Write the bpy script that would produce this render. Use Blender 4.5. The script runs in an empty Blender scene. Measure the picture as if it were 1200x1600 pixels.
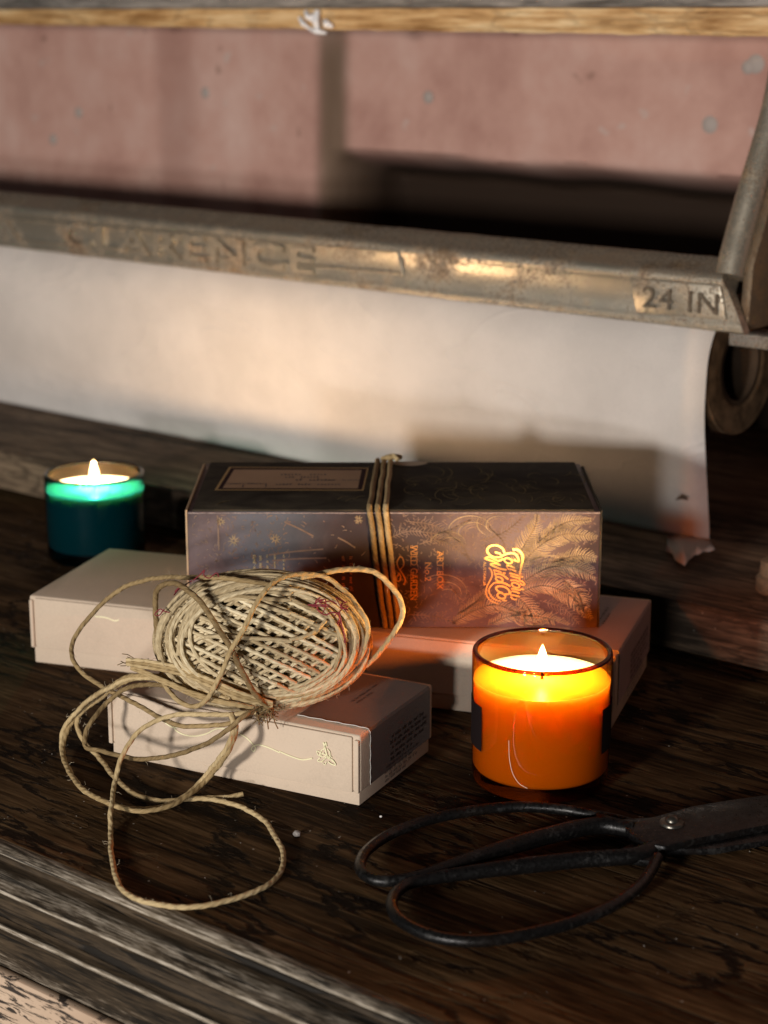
import bpy, bmesh, math, random
from mathutils import Vector as V, Matrix, noise as mnoise
random.seed(7)
sc = bpy.context.scene
C = sc.collection

# ------------------------------------------------------------------ camera
FPX = 2950.0; PITCH = math.atan(790/FPX); CAMZ = 0.405
cam = bpy.data.cameras.new('camera'); camo = bpy.data.objects.new('camera', cam); C.objects.link(camo)
camo.location = (0, 0, CAMZ); camo.rotation_euler = (math.pi/2-PITCH, 0, 0)
cam.sensor_fit = 'VERTICAL'; cam.sensor_height = 36; cam.lens = 36*FPX/1600
cam.clip_start = .02; cam.clip_end = 50
cam.dof.use_dof = True; cam.dof.focus_distance = 1.0; cam.dof.aperture_fstop = 9.0; cam.dof.aperture_blades = 0
sc.camera = camo

# ------------------------------------------------------------------ light
w = bpy.data.worlds.new('World'); sc.world = w; w.use_nodes = True
w.node_tree.nodes['Background'].inputs[0].default_value = (.80, .90, 1.0, 1)
w.node_tree.nodes['Background'].inputs[1].default_value = .013
def window(name, target, heading, dist, size, power, col):
    l = bpy.data.lights.new(name, 'AREA'); l.shape = 'RECTANGLE'; l.size = size[0]; l.size_y = size[1]; l.energy = power; l.color = col
    o = bpy.data.objects.new(name, l); C.objects.link(o)
    h = V(heading).normalized(); o.location = V(target)-h*dist
    o.rotation_euler = h.to_track_quat('-Z', 'Y').to_euler()
    return o
window('window_light', (0, 1.1, .115), (.146, .257, -.036), 2.8, (.20, .20), 58, (1, .95, .89))
window('doorway_light', (0, 1.1, .118), (.0768, .3142, -.012), 2.9, (.16, .12), 21, (1, .98, .97))
window('side_window_light', (-.1, 1.1, .12), (.95, .30, -.34), 2.4, (.16, .20), 1.3, (.90, .95, 1))
sc.view_settings.view_transform = 'Standard'; sc.view_settings.look = 'None'
sc.view_settings.exposure = 0; sc.view_settings.gamma = 1; sc.view_settings.use_curve_mapping = False
sc.cycles.use_denoising = True
sc.cycles.max_bounces = 10; sc.cycles.transparent_max_bounces = 24; sc.cycles.diffuse_bounces = 4
sc.cycles.sample_clamp_indirect = 6
sc.cycles.caustics_reflective = False; sc.cycles.caustics_refractive = False

# ------------------------------------------------------------------ measuring helpers (photo point -> point in the room)
RX = V((1, 0, 0)); FW = V((0, math.cos(PITCH), -math.sin(PITCH))); UP = V((0, math.sin(PITCH), math.cos(PITCH))); CP = V((0, 0, CAMZ))
def ray(x, y): return FW + RX*((x-600)/FPX) + UP*((800-y)/FPX)
def onz(x, y, z):
    d = ray(x, y); return CP + d*((z-CAMZ)/d.z)
def onpl(x, y, p0, n):
    d = ray(x, y); return CP + d*((V(p0)-CP).dot(n)/d.dot(n))
def ony(x, y, Y): return onpl(x, y, (0, Y, 0), V((0, 1, 0)))
AN = math.radians(50.8); UX = V((math.sin(AN), -math.cos(AN), 0)); NX = V((math.cos(AN), math.sin(AN), 0))
DESK = Matrix.Rotation(-(math.pi/2-AN), 4, 'Z')           # desk frame: x along the desk edge, y into the desk
def dk(u, n, z): return UX*u + NX*n + V((0, 0, z))

# ------------------------------------------------------------------ mesh helpers
class MB:
    def __init__(s): s.v = []; s.f = []; s.at = []; s.mi = []; s.cm = 0
    def vert(s, p, a=(0, 0, 0)): s.v.append(V(p)); s.at.append(a); return len(s.v)-1
    def face(s, ids): s.f.append(tuple(ids)); s.mi.append(s.cm)
    def add(s, verts, faces, M=None):
        b = len(s.v)
        for p in verts: s.vert(M @ V(p) if M else p)
        for f in faces: s.face([b+i for i in f])
    def box(s, a, b, M=None):
        x0, y0, z0 = a; x1, y1, z1 = b
        s.add([(x0,y0,z0),(x1,y0,z0),(x1,y1,z0),(x0,y1,z0),(x0,y0,z1),(x1,y0,z1),(x1,y1,z1),(x0,y1,z1)],
              [(0,3,2,1),(4,5,6,7),(0,1,5,4),(1,2,6,5),(2,3,7,6),(3,0,4,7)], M)
    def prism(s, poly, fn, a, b):
        """poly of 2-D points, fn(p, t) -> 3-D, between t=a and t=b (a, b numbers or functions of the point)"""
        n = len(poly); ga = a if callable(a) else (lambda p: a); gb = b if callable(b) else (lambda p: b)
        i0 = [s.vert(fn(p, ga(p))) for p in poly]; i1 = [s.vert(fn(p, gb(p))) for p in poly]
        for i in range(n): s.face((i0[i], i0[(i+1)%n], i1[(i+1)%n], i1[i]))
        s.face(i0[::-1]); s.face(i1)
    def tube(s, pts, r, ns=8, closed=False, caps=True, rnd=0.0, twist=0.0, pitch=.006, plies=0):
        n = len(pts)
        rr = r if callable(r) else (lambda t: r)
        pts = [V(p) for p in pts]
        tang = []
        for i in range(n):
            if closed: t = pts[(i+1)%n]-pts[i-1]
            else: t = pts[min(i+1, n-1)]-pts[max(i-1, 0)]
            tang.append(t.normalized() if t.length > 1e-9 else V((1,0,0)))
        ref = V((0,0,1)) if abs(tang[0].z) < .9 else V((1,0,0))
        nm = (ref - tang[0]*ref.dot(tang[0])).normalized()
        L = 0; rings = []
        m = n+1 if closed else n
        for k in range(m):
            i = k % n
            if k: L += (pts[i]-pts[(k-1)%n]).length
            t = tang[i]; nm = (nm - t*nm.dot(t)); nm = nm.normalized() if nm.length > 1e-6 else t.orthogonal().normalized()
            bn = t.cross(nm); ring = []
            rad = rr(k/max(1, m-1))
            for j in range(ns+1):
                a = 2*math.pi*j/ns
                q = rad*(1+(.07*math.cos(plies*a-2*math.pi*L/pitch*plies/2) if plies else 0))
                ring.append(s.vert(pts[i]+(nm*math.cos(a)+bn*math.sin(a))*q, (L, j/ns, rnd)))
            rings.append(ring)
        for k in range(m-1):
            for j in range(ns): s.face((rings[k][j], rings[k][j+1], rings[k+1][j+1], rings[k+1][j]))
        if caps and not closed:
            for ring, p, rv in ((rings[0], pts[0], True), (rings[-1], pts[-1], False)):
                s.face(ring[:-1][::-1] if rv else ring[:-1])
    def lathe(s, prof, c, ns=64, closed=False, wob=0):
        c = V(c); rows = []
        for (r, z) in prof:
            if r < 1e-6: rows.append([s.vert(c+V((0,0,z)))])
            else: rows.append([s.vert(c+V((r*math.cos(2*math.pi*j/ns), r*math.sin(2*math.pi*j/ns), z))) for j in range(ns)])
        m = len(rows)
        for k in range(m if closed else m-1):
            A, B = rows[k], rows[(k+1)%m]
            for j in range(ns):
                if len(A) == 1 and len(B) == 1: continue
                if len(A) == 1: s.face((A[0], B[(j+1)%ns], B[j]))
                elif len(B) == 1: s.face((A[j], A[(j+1)%ns], B[0]))
                else: s.face((A[j], A[(j+1)%ns], B[(j+1)%ns], B[j]))
    def ribbon(s, pts, width, nrm, off=0.0):
        """a flat stroke along pts in the plane with normal nrm"""
        pts = [V(p) for p in pts]; n = len(pts); nrm = V(nrm).normalized()
        wf = width if callable(width) else (lambda t: width)
        L = []; R = []
        for i in range(n):
            t = (pts[min(i+1,n-1)]-pts[max(i-1,0)]).normalized(); sd = nrm.cross(t).normalized()
            h = wf(i/max(1,n-1))/2
            L.append(s.vert(pts[i]+sd*h+nrm*off)); R.append(s.vert(pts[i]-sd*h+nrm*off))
        for i in range(n-1): s.face((R[i], R[i+1], L[i+1], L[i]))
    def quad(s, a, b, c, d): s.face([s.vert(p) for p in (a, b, c, d)])
    def build(s, name, mats, parent=None, smooth=False, bevel=0, seg=2, mw=None, origin=None):
        """verts are world points; they are stored relative to the parent thing (or to matrix mw)"""
        M = XF.get(parent.name) if parent is not None else None
        if parent is None: M = mw if mw is not None else (Matrix.Translation(origin) if origin is not None else Matrix())
        inv = M.inverted()
        me = bpy.data.meshes.new(name)
        me.from_pydata([inv @ p for p in s.v], [], s.f)
        if any(a != (0,0,0) for a in s.at):
            at = me.attributes.new('tw', 'FLOAT_VECTOR', 'POINT')
            for i, a in enumerate(s.at): at.data[i].vector = a
        for m in (mats if isinstance(mats, (list, tuple)) else [mats]): me.materials.append(m)
        me.polygons.foreach_set('material_index', s.mi)
        bm = bmesh.new(); bm.from_mesh(me)
        if not any(a != (0,0,0) for a in s.at): bmesh.ops.remove_doubles(bm, verts=bm.verts, dist=1e-6)
        if bevel: 
            es = [e for e in bm.edges if len(e.link_faces) == 2 and e.calc_face_angle(0) > .5]
            bmesh.ops.bevel(bm, geom=es, offset=bevel, segments=seg, profile=.5, affect='EDGES', clamp_overlap=True)
        if not any(a != (0,0,0) for a in s.at) and not getattr(s, 'flat', False): bmesh.ops.recalc_face_normals(bm, faces=bm.faces)
        if smooth or bevel:
            for f in bm.faces: f.smooth = True
        bm.to_mesh(me); bm.free()
        if smooth or bevel: me.set_sharp_from_angle(angle=math.radians(40))
        o = bpy.data.objects.new(name, me); C.objects.link(o)
        if parent is not None:
            o.parent = parent; XF[o.name] = M
        else:
            o.matrix_world = M; XF[o.name] = M
        return o
XF = {}
def thing(name, label, cat, loc, rotz=0, group=None):
    o = bpy.data.objects.new(name, None); C.objects.link(o); o.empty_display_size = .01
    M = Matrix.Translation(V(loc)) @ Matrix.Rotation(rotz, 4, 'Z'); o.matrix_world = M; XF[o.name] = M
    o['label'] = label; o['category'] = cat
    if group: o['group'] = group
    return o
def smooth_pts(P, step=.002, closed=False):
    """Catmull-Rom through P, resampled"""
    P = [V(p) for p in P]; n = len(P); out = []
    segs = n if closed else n-1
    for i in range(segs):
        p1 = P[i]; p2 = P[(i+1)%n]
        p0 = P[i-1] if (i > 0 or closed) else p1*2-p2
        p3 = P[(i+2)%n] if (i+2 < n or closed) else p2*2-p1
        k = max(2, int((p2-p1).length/step))
        for j in range(k):
            t = j/k
            out.append(.5*((2*p1)+(p2-p0)*t+(2*p0-5*p1+4*p2-p3)*t*t+(-p0+3*p1-3*p2+p3)*t*t*t))
    if not closed: out.append(P[-1])
    return out
def text_mesh(body, size=1.0, extrude=0.0, bevel=0.0, spacing=1.0, bold=0.0):
    cu = bpy.data.curves.new('t', 'FONT'); cu.body = body; cu.size = size; cu.extrude = extrude; cu.bevel_depth = bevel; cu.space_character = spacing
    cu.resolution_u = 4; cu.offset = bold
    o = bpy.data.objects.new('t', cu); C.objects.link(o)
    dg = bpy.context.evaluated_depsgraph_get(); dg.update()
    me = bpy.data.meshes.new_from_object(o.evaluated_get(dg))
    vs = [v.co.copy() for v in me.vertices]; fs = [tuple(p.vertices) for p in me.polygons]
    bpy.data.objects.remove(o); bpy.data.curves.remove(cu); bpy.data.meshes.remove(me)
    x0 = min(v.x for v in vs); x1 = max(v.x for v in vs); y0 = min(v.y for v in vs); y1 = max(v.y for v in vs)
    return vs, fs, (x0, x1, y0, y1)
def put_text(mb, body, org, xd, yd, nd, width, height, extrude=0.0, bevel=0.0, spacing=1.0, bold=0.0):
    """text stretched to width x height, lower-left at org"""
    vs, fs, (x0, x1, y0, y1) = text_mesh(body, 1.0, extrude, bevel, spacing, bold)
    b = len(mb.v)
    for v in vs: mb.vert(V(org)+V(xd)*((v.x-x0)/(x1-x0)*width)+V(yd)*((v.y-y0)/(y1-y0)*height)+V(nd)*v.z)
    for f in fs: mb.face([b+i for i in f])

# ------------------------------------------------------------------ materials
def newmat(name):
    m = bpy.data.materials.new(name); m.use_nodes = True
    nt = m.node_tree; return m, nt, nt.nodes['Principled BSDF']
class N:
    def __init__(s, nt): s.nt = nt
    def n(s, t, **kw):
        x = s.nt.nodes.new(t)
        for k, v in kw.items():
            if k.startswith('i_'):
                key = k[2:]; key = int(key) if key.isdigit() else key.replace('_', ' ')
                s.set(x.inputs[key], v)
            else: setattr(x, k, v)
        return x
    def set(s, sock, v):
        if isinstance(v, bpy.types.NodeSocket): s.nt.links.new(v, sock)
        else: sock.default_value = v
    def coord(s, scale=(1,1,1), loc=(0,0,0), kind='Object'):
        tc = s.n('ShaderNodeTexCoord'); mp = s.n('ShaderNodeMapping'); s.nt.links.new(tc.outputs[kind], mp.inputs[0])
        mp.inputs['Scale'].default_value = scale; mp.inputs['Location'].default_value = loc; return mp.outputs[0]
    def noise(s, vec, scale, detail=4, rough=.55, dist=0):
        x = s.n('ShaderNodeTexNoise'); s.set(x.inputs['Vector'], vec); x.inputs['Scale'].default_value = scale
        x.inputs['Detail'].default_value = detail; x.inputs['Roughness'].default_value = rough; x.inputs['Distortion'].default_value = dist
        return x.outputs[0]
    def ramp(s, fac, stops, interp='LINEAR'):
        x = s.n('ShaderNodeValToRGB'); s.set(x.inputs[0], fac); e = x.color_ramp.elements; x.color_ramp.interpolation = interp
        while len(e) < len(stops): e.new(.5)
        for i, (p, c) in enumerate(stops):
            e[i].position = p; e[i].color = (c, c, c, 1) if not isinstance(c, tuple) else (*c, 1)
        return x.outputs[0]
    def mix(s, fac, a, b, blend='MIX'):
        x = s.n('ShaderNodeMix', data_type='RGBA', blend_type=blend)
        s.set(x.inputs[0], fac)
        for k, v in ((6, a), (7, b)): s.set(x.inputs[k], (*v, 1) if isinstance(v, tuple) and len(v) == 3 else v)
        return x.outputs[2]
    def math(s, op, a, b=0.0, c=None):
        x = s.n('ShaderNodeMath', operation=op); s.set(x.inputs[0], a); s.set(x.inputs[1], b)
        if c is not None: s.set(x.inputs[2], c)
        return x.outputs[0]
    def bump(s, h, strength=.4, dist=.001, prev=None):
        x = s.n('ShaderNodeBump'); s.set(x.inputs['Height'], h); x.inputs['Strength'].default_value = strength; x.inputs['Distance'].default_value = dist
        if prev is not None: s.nt.links.new(prev, x.inputs['Normal'])
        return x.outputs[0]

def m_wood(name, dark, mid, light, rough=(.55, .8), crack=.6, bump=.5, dust=.0, sx=1.0, spec=.35, seed=0.0):
    m, nt, b = newmat(name); k = N(nt)
    base = k.coord((1, 1, 1), (seed, seed*.7, seed*.3))
    st = k.coord((6*sx, 52*sx, 52*sx), (seed, seed, seed))
    fine = k.coord((24*sx, 330*sx, 330*sx), (seed, seed, 0))
    broad = k.noise(base, 6, 5, .6)
    g = k.noise(st, 1.0, 6, .62, .5)
    f = k.noise(fine, 1.0, 4, .65, .2)
    mixv = k.math('ADD', k.math('MULTIPLY', g, .50), k.math('MULTIPLY', f, .50))
    mixv = k.math('ADD', mixv, k.math('MULTIPLY', k.math('SUBTRACT', broad, .5), .45))
    col = k.ramp(mixv, [(.40, dark), (.50, mid), (.62, light)])
    # cracks: long ones along the grain and a crazed net in patches
    cv_ = k.coord((13, 46, 46), (seed, 0, 0)); nz_ = k.n('ShaderNodeTexNoise', i_Vector=cv_, i_Scale=1.1, i_Detail=5.0, i_Roughness=.65)
    va = k.n('ShaderNodeVectorMath', operation='MULTIPLY_ADD'); k.set(va.inputs[0], nz_.outputs[1]); va.inputs[1].default_value = (1.3, 1.3, 1.3); k.set(va.inputs[2], cv_); wv = va.outputs[0]
    vo = k.n('ShaderNodeTexVoronoi', feature='DISTANCE_TO_EDGE', i_Scale=1.2); k.set(vo.inputs['Vector'], wv)
    net = k.ramp(vo.outputs['Distance'], [(0.0, 1.0), (.04, .9), (.085, 0.0)])
    patch = k.ramp(k.noise(base, 12, 3, .6), [(.46, 0.0), (.54, 1.0)])
    net = k.math('MULTIPLY', net, patch)
    lng = k.noise(k.coord((5, 120, 120), (3+seed, 0, 0)), 1.0, 3, .5, .6)
    lng = k.ramp(lng, [(.34, 1.0), (.39, 0.0)])
    cr = k.math('MULTIPLY', k.math('MAXIMUM', net, k.math('MULTIPLY', lng, .8)), crack)
    col = k.mix(cr, col, (.006, .004, .003))
    if dust:
        sp = k.n('ShaderNodeTexVoronoi', feature='F1', i_Scale=260.0); k.set(sp.inputs['Vector'], base)
        s1 = k.math('LESS_THAN', sp.outputs['Distance'], .16)
        s2 = k.math('GREATER_THAN', k.noise(base, 130, 1, .5), .68)
        col = k.mix(k.math('MULTIPLY', k.math('MULTIPLY', s1, s2), dust), col, (.42, .38, .32))
    k.set(b.inputs['Base Color'], col)
    k.set(b.inputs['Roughness'], k.ramp(mixv, [(.3, rough[1]), (.7, rough[0])]))
    b.inputs['Specular IOR Level'].default_value = spec
    h = k.math('SUBTRACT', mixv, k.math('MULTIPLY', cr, 1.6))
    nt.links.new(k.bump(h, bump, .0016), b.inputs['Normal'])
    return m
def m_paper(name, col, var=.06, rough=.75, fibre=.25, spec=.25, scale=1.0, speck=0):
    m, nt, b = newmat(name); k = N(nt)
    v = k.coord((1, 1, 1)); n1 = k.noise(v, 14*scale, 4, .6); n2 = k.noise(v, 900, 3, .6)
    f = k.math('ADD', k.math('MULTIPLY', n1, .65), k.math('MULTIPLY', n2, .35))
    c = k.ramp(f, [(.4, tuple(x*(1-var*1.6) for x in col)), (.6, tuple(min(1, x*(1+var)) for x in col))])
    if speck:
        s = k.math('GREATER_THAN', k.noise(v, 420, 2, .5), .70); c = k.mix(k.math('MULTIPLY', s, speck), c, tuple(x*.55 for x in col))
    k.set(b.inputs['Base Color'], c); b.inputs['Roughness'].default_value = rough; b.inputs['Specular IOR Level'].default_value = spec
    nt.links.new(k.bump(n2, fibre, .0004), b.inputs['Normal'])
    return m
def m_plain(name, col, rough=.5, metal=0.0, spec=.5, var=0, vs=60, bump=0):
    m, nt, b = newmat(name); k = N(nt)
    b.inputs['Base Color'].default_value = (*col, 1); b.inputs['Roughness'].default_value = rough
    b.inputs['Metallic'].default_value = metal; b.inputs['Specular IOR Level'].default_value = spec
    if var:
        f = k.noise(k.coord(), vs, 5, .6)
        k.set(b.inputs['Base Color'], k.ramp(f, [(.3, tuple(x*(1-var) for x in col)), (.7, tuple(min(1, x*(1+var)) for x in col))]))
        if bump: nt.links.new(k.bump(f, bump, .001), b.inputs['Normal'])
    return m
def m_twine(name, cols, rough=.8):
    m, nt, b = newmat(name); k = N(nt)
    at = k.n('ShaderNodeAttribute', attribute_name='tw'); sep = k.n('ShaderNodeSeparateXYZ'); nt.links.new(at.outputs['Vector'], sep.inputs[0])
    L, A, R = sep.outputs
    ph = k.math('ADD', k.math('MULTIPLY', L, 1/.0105), A)
    pl = k.math('SINE', k.math('MULTIPLY', ph, 4*math.pi))
    cv = k.n('ShaderNodeCombineXYZ'); k.set(cv.inputs[0], k.math('MULTIPLY', ph, 10.0)); k.set(cv.inputs[1], k.math('MULTIPLY', L, 160)); k.set(cv.inputs[2], k.math('MULTIPLY', R, 37))
    fi = k.noise(cv.outputs[0], 1.6, 4, .7)
    cv2 = k.n('ShaderNodeCombineXYZ'); k.set(cv2.inputs[0], k.math('MULTIPLY', L, 38)); k.set(cv2.inputs[1], k.math('MULTIPLY', R, 91))
    bl = k.noise(cv2.outputs[0], 1.0, 3, .6)
    f = k.math('ADD', k.math('MULTIPLY', fi, .40), k.math('MULTIPLY', bl, .30)); f = k.math('ADD', f, k.math('MULTIPLY', R, .30))
    col = k.ramp(f, [(.30, cols[0]), (.5, cols[1]), (.68, cols[2])])
    k.set(b.inputs['Base Color'], col); b.inputs['Roughness'].default_value = rough; b.inputs['Specular IOR Level'].default_value = .25
    nb = k.bump(fi, .5, .0004); nt.links.new(k.bump(pl, .35, .0004, nb), b.inputs['Normal'])
    return m
def m_glass(name, tint, gloss=.05):
    m = bpy.data.materials.new(name); m.use_nodes = True; nt = m.node_tree; nt.nodes.clear(); k = N(nt)
    out = k.n('ShaderNodeOutputMaterial'); tr = k.n('ShaderNodeBsdfTransparent'); gl = k.n('ShaderNodeBsdfGlossy')
    tr.inputs[0].default_value = (*tint, 1); gl.inputs['Roughness'].default_value = gloss; gl.inputs[0].default_value = (1, 1, 1, 1)
    lw = k.n('ShaderNodeLayerWeight'); lw.inputs[0].default_value = .5
    fc = k.math('ADD', k.math('MULTIPLY', k.math('POWER', lw.outputs['Facing'], 4.0), .55), .035)
    mx = k.n('ShaderNodeMixShader'); nt.links.new(fc, mx.inputs[0]); nt.links.new(tr.outputs[0], mx.inputs[1]); nt.links.new(gl.outputs[0], mx.inputs[2])
    nt.links.new(mx.outputs[0], out.inputs[0]); return m
def m_wax(name, col, scale, radius):
    m, nt, b = newmat(name)
    b.inputs['Base Color'].default_value = (*col, 1); b.inputs['Roughness'].default_value = .35
    b.inputs['Subsurface Weight'].default_value = 1; b.inputs['Subsurface Radius'].default_value = radius; b.inputs['Subsurface Scale'].default_value = scale
    return m
def m_flame(name, s_, z0, h):
    m = bpy.data.materials.new(name); m.use_nodes = True; nt = m.node_tree; nt.nodes.clear(); k = N(nt)
    out = k.n('ShaderNodeOutputMaterial'); e = k.n('ShaderNodeEmission'); t = k.n('ShaderNodeBsdfTransparent'); ad = k.n('ShaderNodeAddShader')
    tc = k.n('ShaderNodeTexCoord'); sp = k.n('ShaderNodeSeparateXYZ'); nt.links.new(tc.outputs['Object'], sp.inputs[0])
    f = k.math('DIVIDE', k.math('SUBTRACT', sp.outputs[2], z0), h)
    k.set(e.inputs[0], k.ramp(f, [(.0, (.35, .45, 1.0)), (.14, (1.0, .62, .25)), (.45, (1, .78, .42)), (1.0, (1, .60, .20))]))
    lw = k.n('ShaderNodeLayerWeight'); lw.inputs[0].default_value = .5
    edge = k.math('SUBTRACT', 1.0, k.math('POWER', lw.outputs['Facing'], 2.5))
    k.set(e.inputs[1], k.math('MULTIPLY', k.math('MULTIPLY', k.ramp(f, [(.0, .05), (.18, .6), (.4, 1.0), (.8, .9), (1.0, .35)]), s_), edge))
    nt.links.new(e.outputs[0], ad.inputs[0]); nt.links.new(t.outputs[0], ad.inputs[1]); nt.links.new(ad.outputs[0], out.inputs[0]); return m
def m_rust(name, metal=(.34, .32, .29), rust=(.17, .085, .03), amount=.5, rough=.42, scale=1.0):
    m, nt, b = newmat(name); k = N(nt); v = k.coord()
    broad = k.noise(v, 16*scale, 4, .6); speck = k.noise(v, 430*scale, 4, .7); mid = k.noise(v, 60*scale, 5, .65)
    pit = k.ramp(k.math('ADD', speck, k.math('MULTIPLY', k.math('SUBTRACT', broad, .5), .6)), [(.515, 0.0), (.565, 1.0)])
    rf = k.ramp(k.math('ADD', k.math('MULTIPLY', mid, .6), k.math('MULTIPLY', broad, .4)), [(.60-.2*amount, 0.0), (.74-.16*amount, 1.0)])
    col = k.mix(k.math('MULTIPLY', rf, .8), metal, rust)
    col = k.mix(k.math('MULTIPLY', pit, .75), col, (.075, .045, .025))
    k.set(b.inputs['Base Color'], col)
    mt = k.math('SUBTRACT', .78, k.math('MULTIPLY', k.math('MAXIMUM', rf, pit), .7)); k.set(b.inputs['Metallic'], mt)
    k.set(b.inputs['Roughness'], k.math('ADD', rough, k.math('MULTIPLY', k.math('MAXIMUM', rf, pit), .35)))
    nt.links.new(k.bump(k.math('SUBTRACT', mid, k.math('MULTIPLY', pit, .5)), .35, .0008), b.inputs['Normal'])
    return m

M_TABLE = m_wood('table_wood', (.020, .0105, .0045), (.064, .0345, .0145), (.130, .075, .034), (.62, .88), .95, .9, .8, spec=.05)
M_LEDGE = m_wood('ledge_wood', (.030, .020, .013), (.105, .070, .045), (.20, .138, .088), (.6, .85), .5, .5, .3, seed=4.0, spec=.2)
def m_moulding():
    m, nt, b = newmat('worn_moulding_wood'); k = N(nt)
    at = k.n('ShaderNodeAttribute', attribute_name='tw'); sep = k.n('ShaderNodeSeparateXYZ'); nt.links.new(at.outputs['Vector'], sep.inputs[0])
    wear_glint = sep.outputs[0]
    v = k.coord((18, 240, 240)); f = k.noise(v, 1.0, 6, .7, .4); f2 = k.noise(k.coord((70, 1100, 1100)), 1.0, 4, .65); br = k.noise(k.coord((5, 30, 30)), 1.0, 5, .6)
    t = k.math('ADD', k.math('MULTIPLY', f, .40), k.math('MULTIPLY', f2, .35)); t = k.math('ADD', t, k.math('MULTIPLY', br, .35))
    wf = k.ramp(k.math('ADD', k.math('MULTIPLY', k.math('SUBTRACT', t, .55), 2.7), wear_glint), [(.40, 0.0), (.75, .55), (1.5, 1.0)])  # ridges: bare worn wood plus highlights painted into the colour
    dk_ = k.ramp(t, [(.47, (.010, .007, .004)), (.62, (.075, .05, .028))])
    lt = k.ramp(f2, [(.40, (.15, .115, .075)), (.60, (.49, .42, .335))])
    col = k.mix(wf, dk_, lt)
    cr = k.ramp(k.noise(k.coord((9, 210, 210), (5, 0, 0)), 1.0, 3, .55, .8), [(.36, 1.0), (.41, 0.0)])
    col = k.mix(k.math('MULTIPLY', cr, .9), col, (.008, .006, .004))
    k.set(b.inputs['Base Color'], col); b.inputs['Roughness'].default_value = .6; b.inputs['Specular IOR Level'].default_value = .35
    nt.links.new(k.bump(k.math('SUBTRACT', t, k.math('MULTIPLY', cr, .8)), .7, .0012), b.inputs['Normal'])
    return m
M_MOULD = m_moulding()
def m_tanpaint():
    m, nt, b = newmat('cracked_tan_paint'); k = N(nt)
    st = k.noise(k.coord((40, 40, 240), (1, 0, 0)), 1.0, 5, .7, .8); br = k.noise(k.coord((14, 40, 40)), 1.0, 3, .6)
    c = k.ramp(br, [(.3, (.40, .27, .18)), (.7, (.56, .41, .29))])
    cr = k.ramp(st, [(.43, 1.0), (.475, 0.0)])
    k.set(b.inputs['Base Color'], k.mix(cr, c, (.03, .02, .014))); b.inputs['Roughness'].default_value = .7
    nt.links.new(k.bump(k.math('SUBTRACT', 1.0, cr), .6, .001), b.inputs['Normal']); return m
M_TAN = m_tanpaint()
def m_wall():
    m, nt, b = newmat('shadowed_pink_wall_paint'); k = N(nt); v = k.coord()
    n1 = k.noise(v, 5, 5, .6, .3); n2 = k.noise(k.coord((16, 16, 1.6)), 1.0, 4, .6, .2); n3 = k.noise(v, 26, 4, .6)
    f = k.math('ADD', k.math('MULTIPLY', n1, .60), k.math('MULTIPLY', n2, .15)); f = k.math('ADD', f, k.math('MULTIPLY', n3, .25))
    c = k.ramp(f, [(.36, (.42, .22, .175)), (.50, (.56, .325, .262)), (.66, (.66, .44, .37))])
    sp = k.ramp(k.noise(v, 34, 2, .5), [(.70, 0.0), (.76, 1.0)]); c = k.mix(k.math('MULTIPLY', sp, .55), c, (.55, .45, .40))
    dp = k.ramp(k.noise(k.coord((1, 1, 1), (7, 3, 1)), 30, 2, .5), [(.70, 0.0), (.78, 1.0)]); c = k.mix(k.math('MULTIPLY', dp, .6), c, (.16, .08, .05))
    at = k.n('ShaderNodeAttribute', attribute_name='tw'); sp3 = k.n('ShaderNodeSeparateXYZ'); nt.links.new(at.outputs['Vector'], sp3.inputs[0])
    c = k.mix(k.math('MULTIPLY', sp3.outputs[2], .40), c, (.27, .13, .10))  # cast shadow band painted as a darker rose strip
    c = k.mix(k.math('MULTIPLY', sp3.outputs[1], .85), c, k.ramp(n2, [(.4, (.085, .058, .032)), (.6, (.15, .105, .065))]))  # second cast shadow band painted as a brown strip
    c = k.mix(k.ramp(sp3.outputs[0], [(.05, 0.0), (.75, 1.0)]), c, (.034, .020, .013))  # shadow above the bar painted in near-black
    k.set(b.inputs['Base Color'], c); b.inputs['Roughness'].default_value = .75; b.inputs['Specular IOR Level'].default_value = .15
    nt.links.new(k.bump(n3, .2, .002), b.inputs['Normal']); return m
M_WALL = m_wall()
M_RAIL = m_wood('honey_wood', (.26, .13, .042), (.52, .32, .14), (.72, .54, .31), (.45, .7), .25, .4, seed=6.0, sx=.8, spec=.35)
M_RAILTOP = m_wood('grey_weathered_wood', (.09, .08, .07), (.20, .18, .16), (.32, .29, .26), (.7, .9), .3, .4, seed=8.0)
M_CAST = m_rust('worn_plated_iron', (.42, .375, .30), (.22, .115, .035), .48, .38)
M_CASTD = m_rust('rusty_iron', (.16, .12, .08), (.15, .075, .025), .9, .55)
M_LETTER = m_rust('rusty_raised_metal', (.48, .415, .32), (.30, .15, .05), .6, .42)
M_SHEET = m_paper('newsprint_paper', (.55, .505, .470), .06, .8, .3, .12)
def add_creases(m):
    nt = m.node_tree; k = N(nt); b = nt.nodes['Principled BSDF']
    n1 = k.noise(k.coord((5, 5, 11)), 1.0, 3, .5, 1.2); rd = k.math('ABSOLUTE', k.math('SUBTRACT', n1, .5)); cr = k.ramp(rd, [(.0, 1.0), (.022, 0.0)])
    prev = b.inputs['Normal'].links[0].from_socket
    nt.links.new(k.bump(k.math('ADD', k.math('MULTIPLY', cr, .25), n1), .35, .004, prev), b.inputs['Normal'])
add_creases(M_SHEET)
M_ROLL = m_paper('shaded_roll_end_paper', (.11, .068, .038), .3, .85, .5, .1, 6)  # shade from the holder's side arm is put into this colour
M_KRAFT = m_paper('pale_kraft_card', (.60, .475, .360), .05, .85, .35, .08, 1.0, .12)
M_KRAFTE = m_paper('cut_kraft_edge', (.50, .36, .22), .1, .8, .3, .2)
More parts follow.
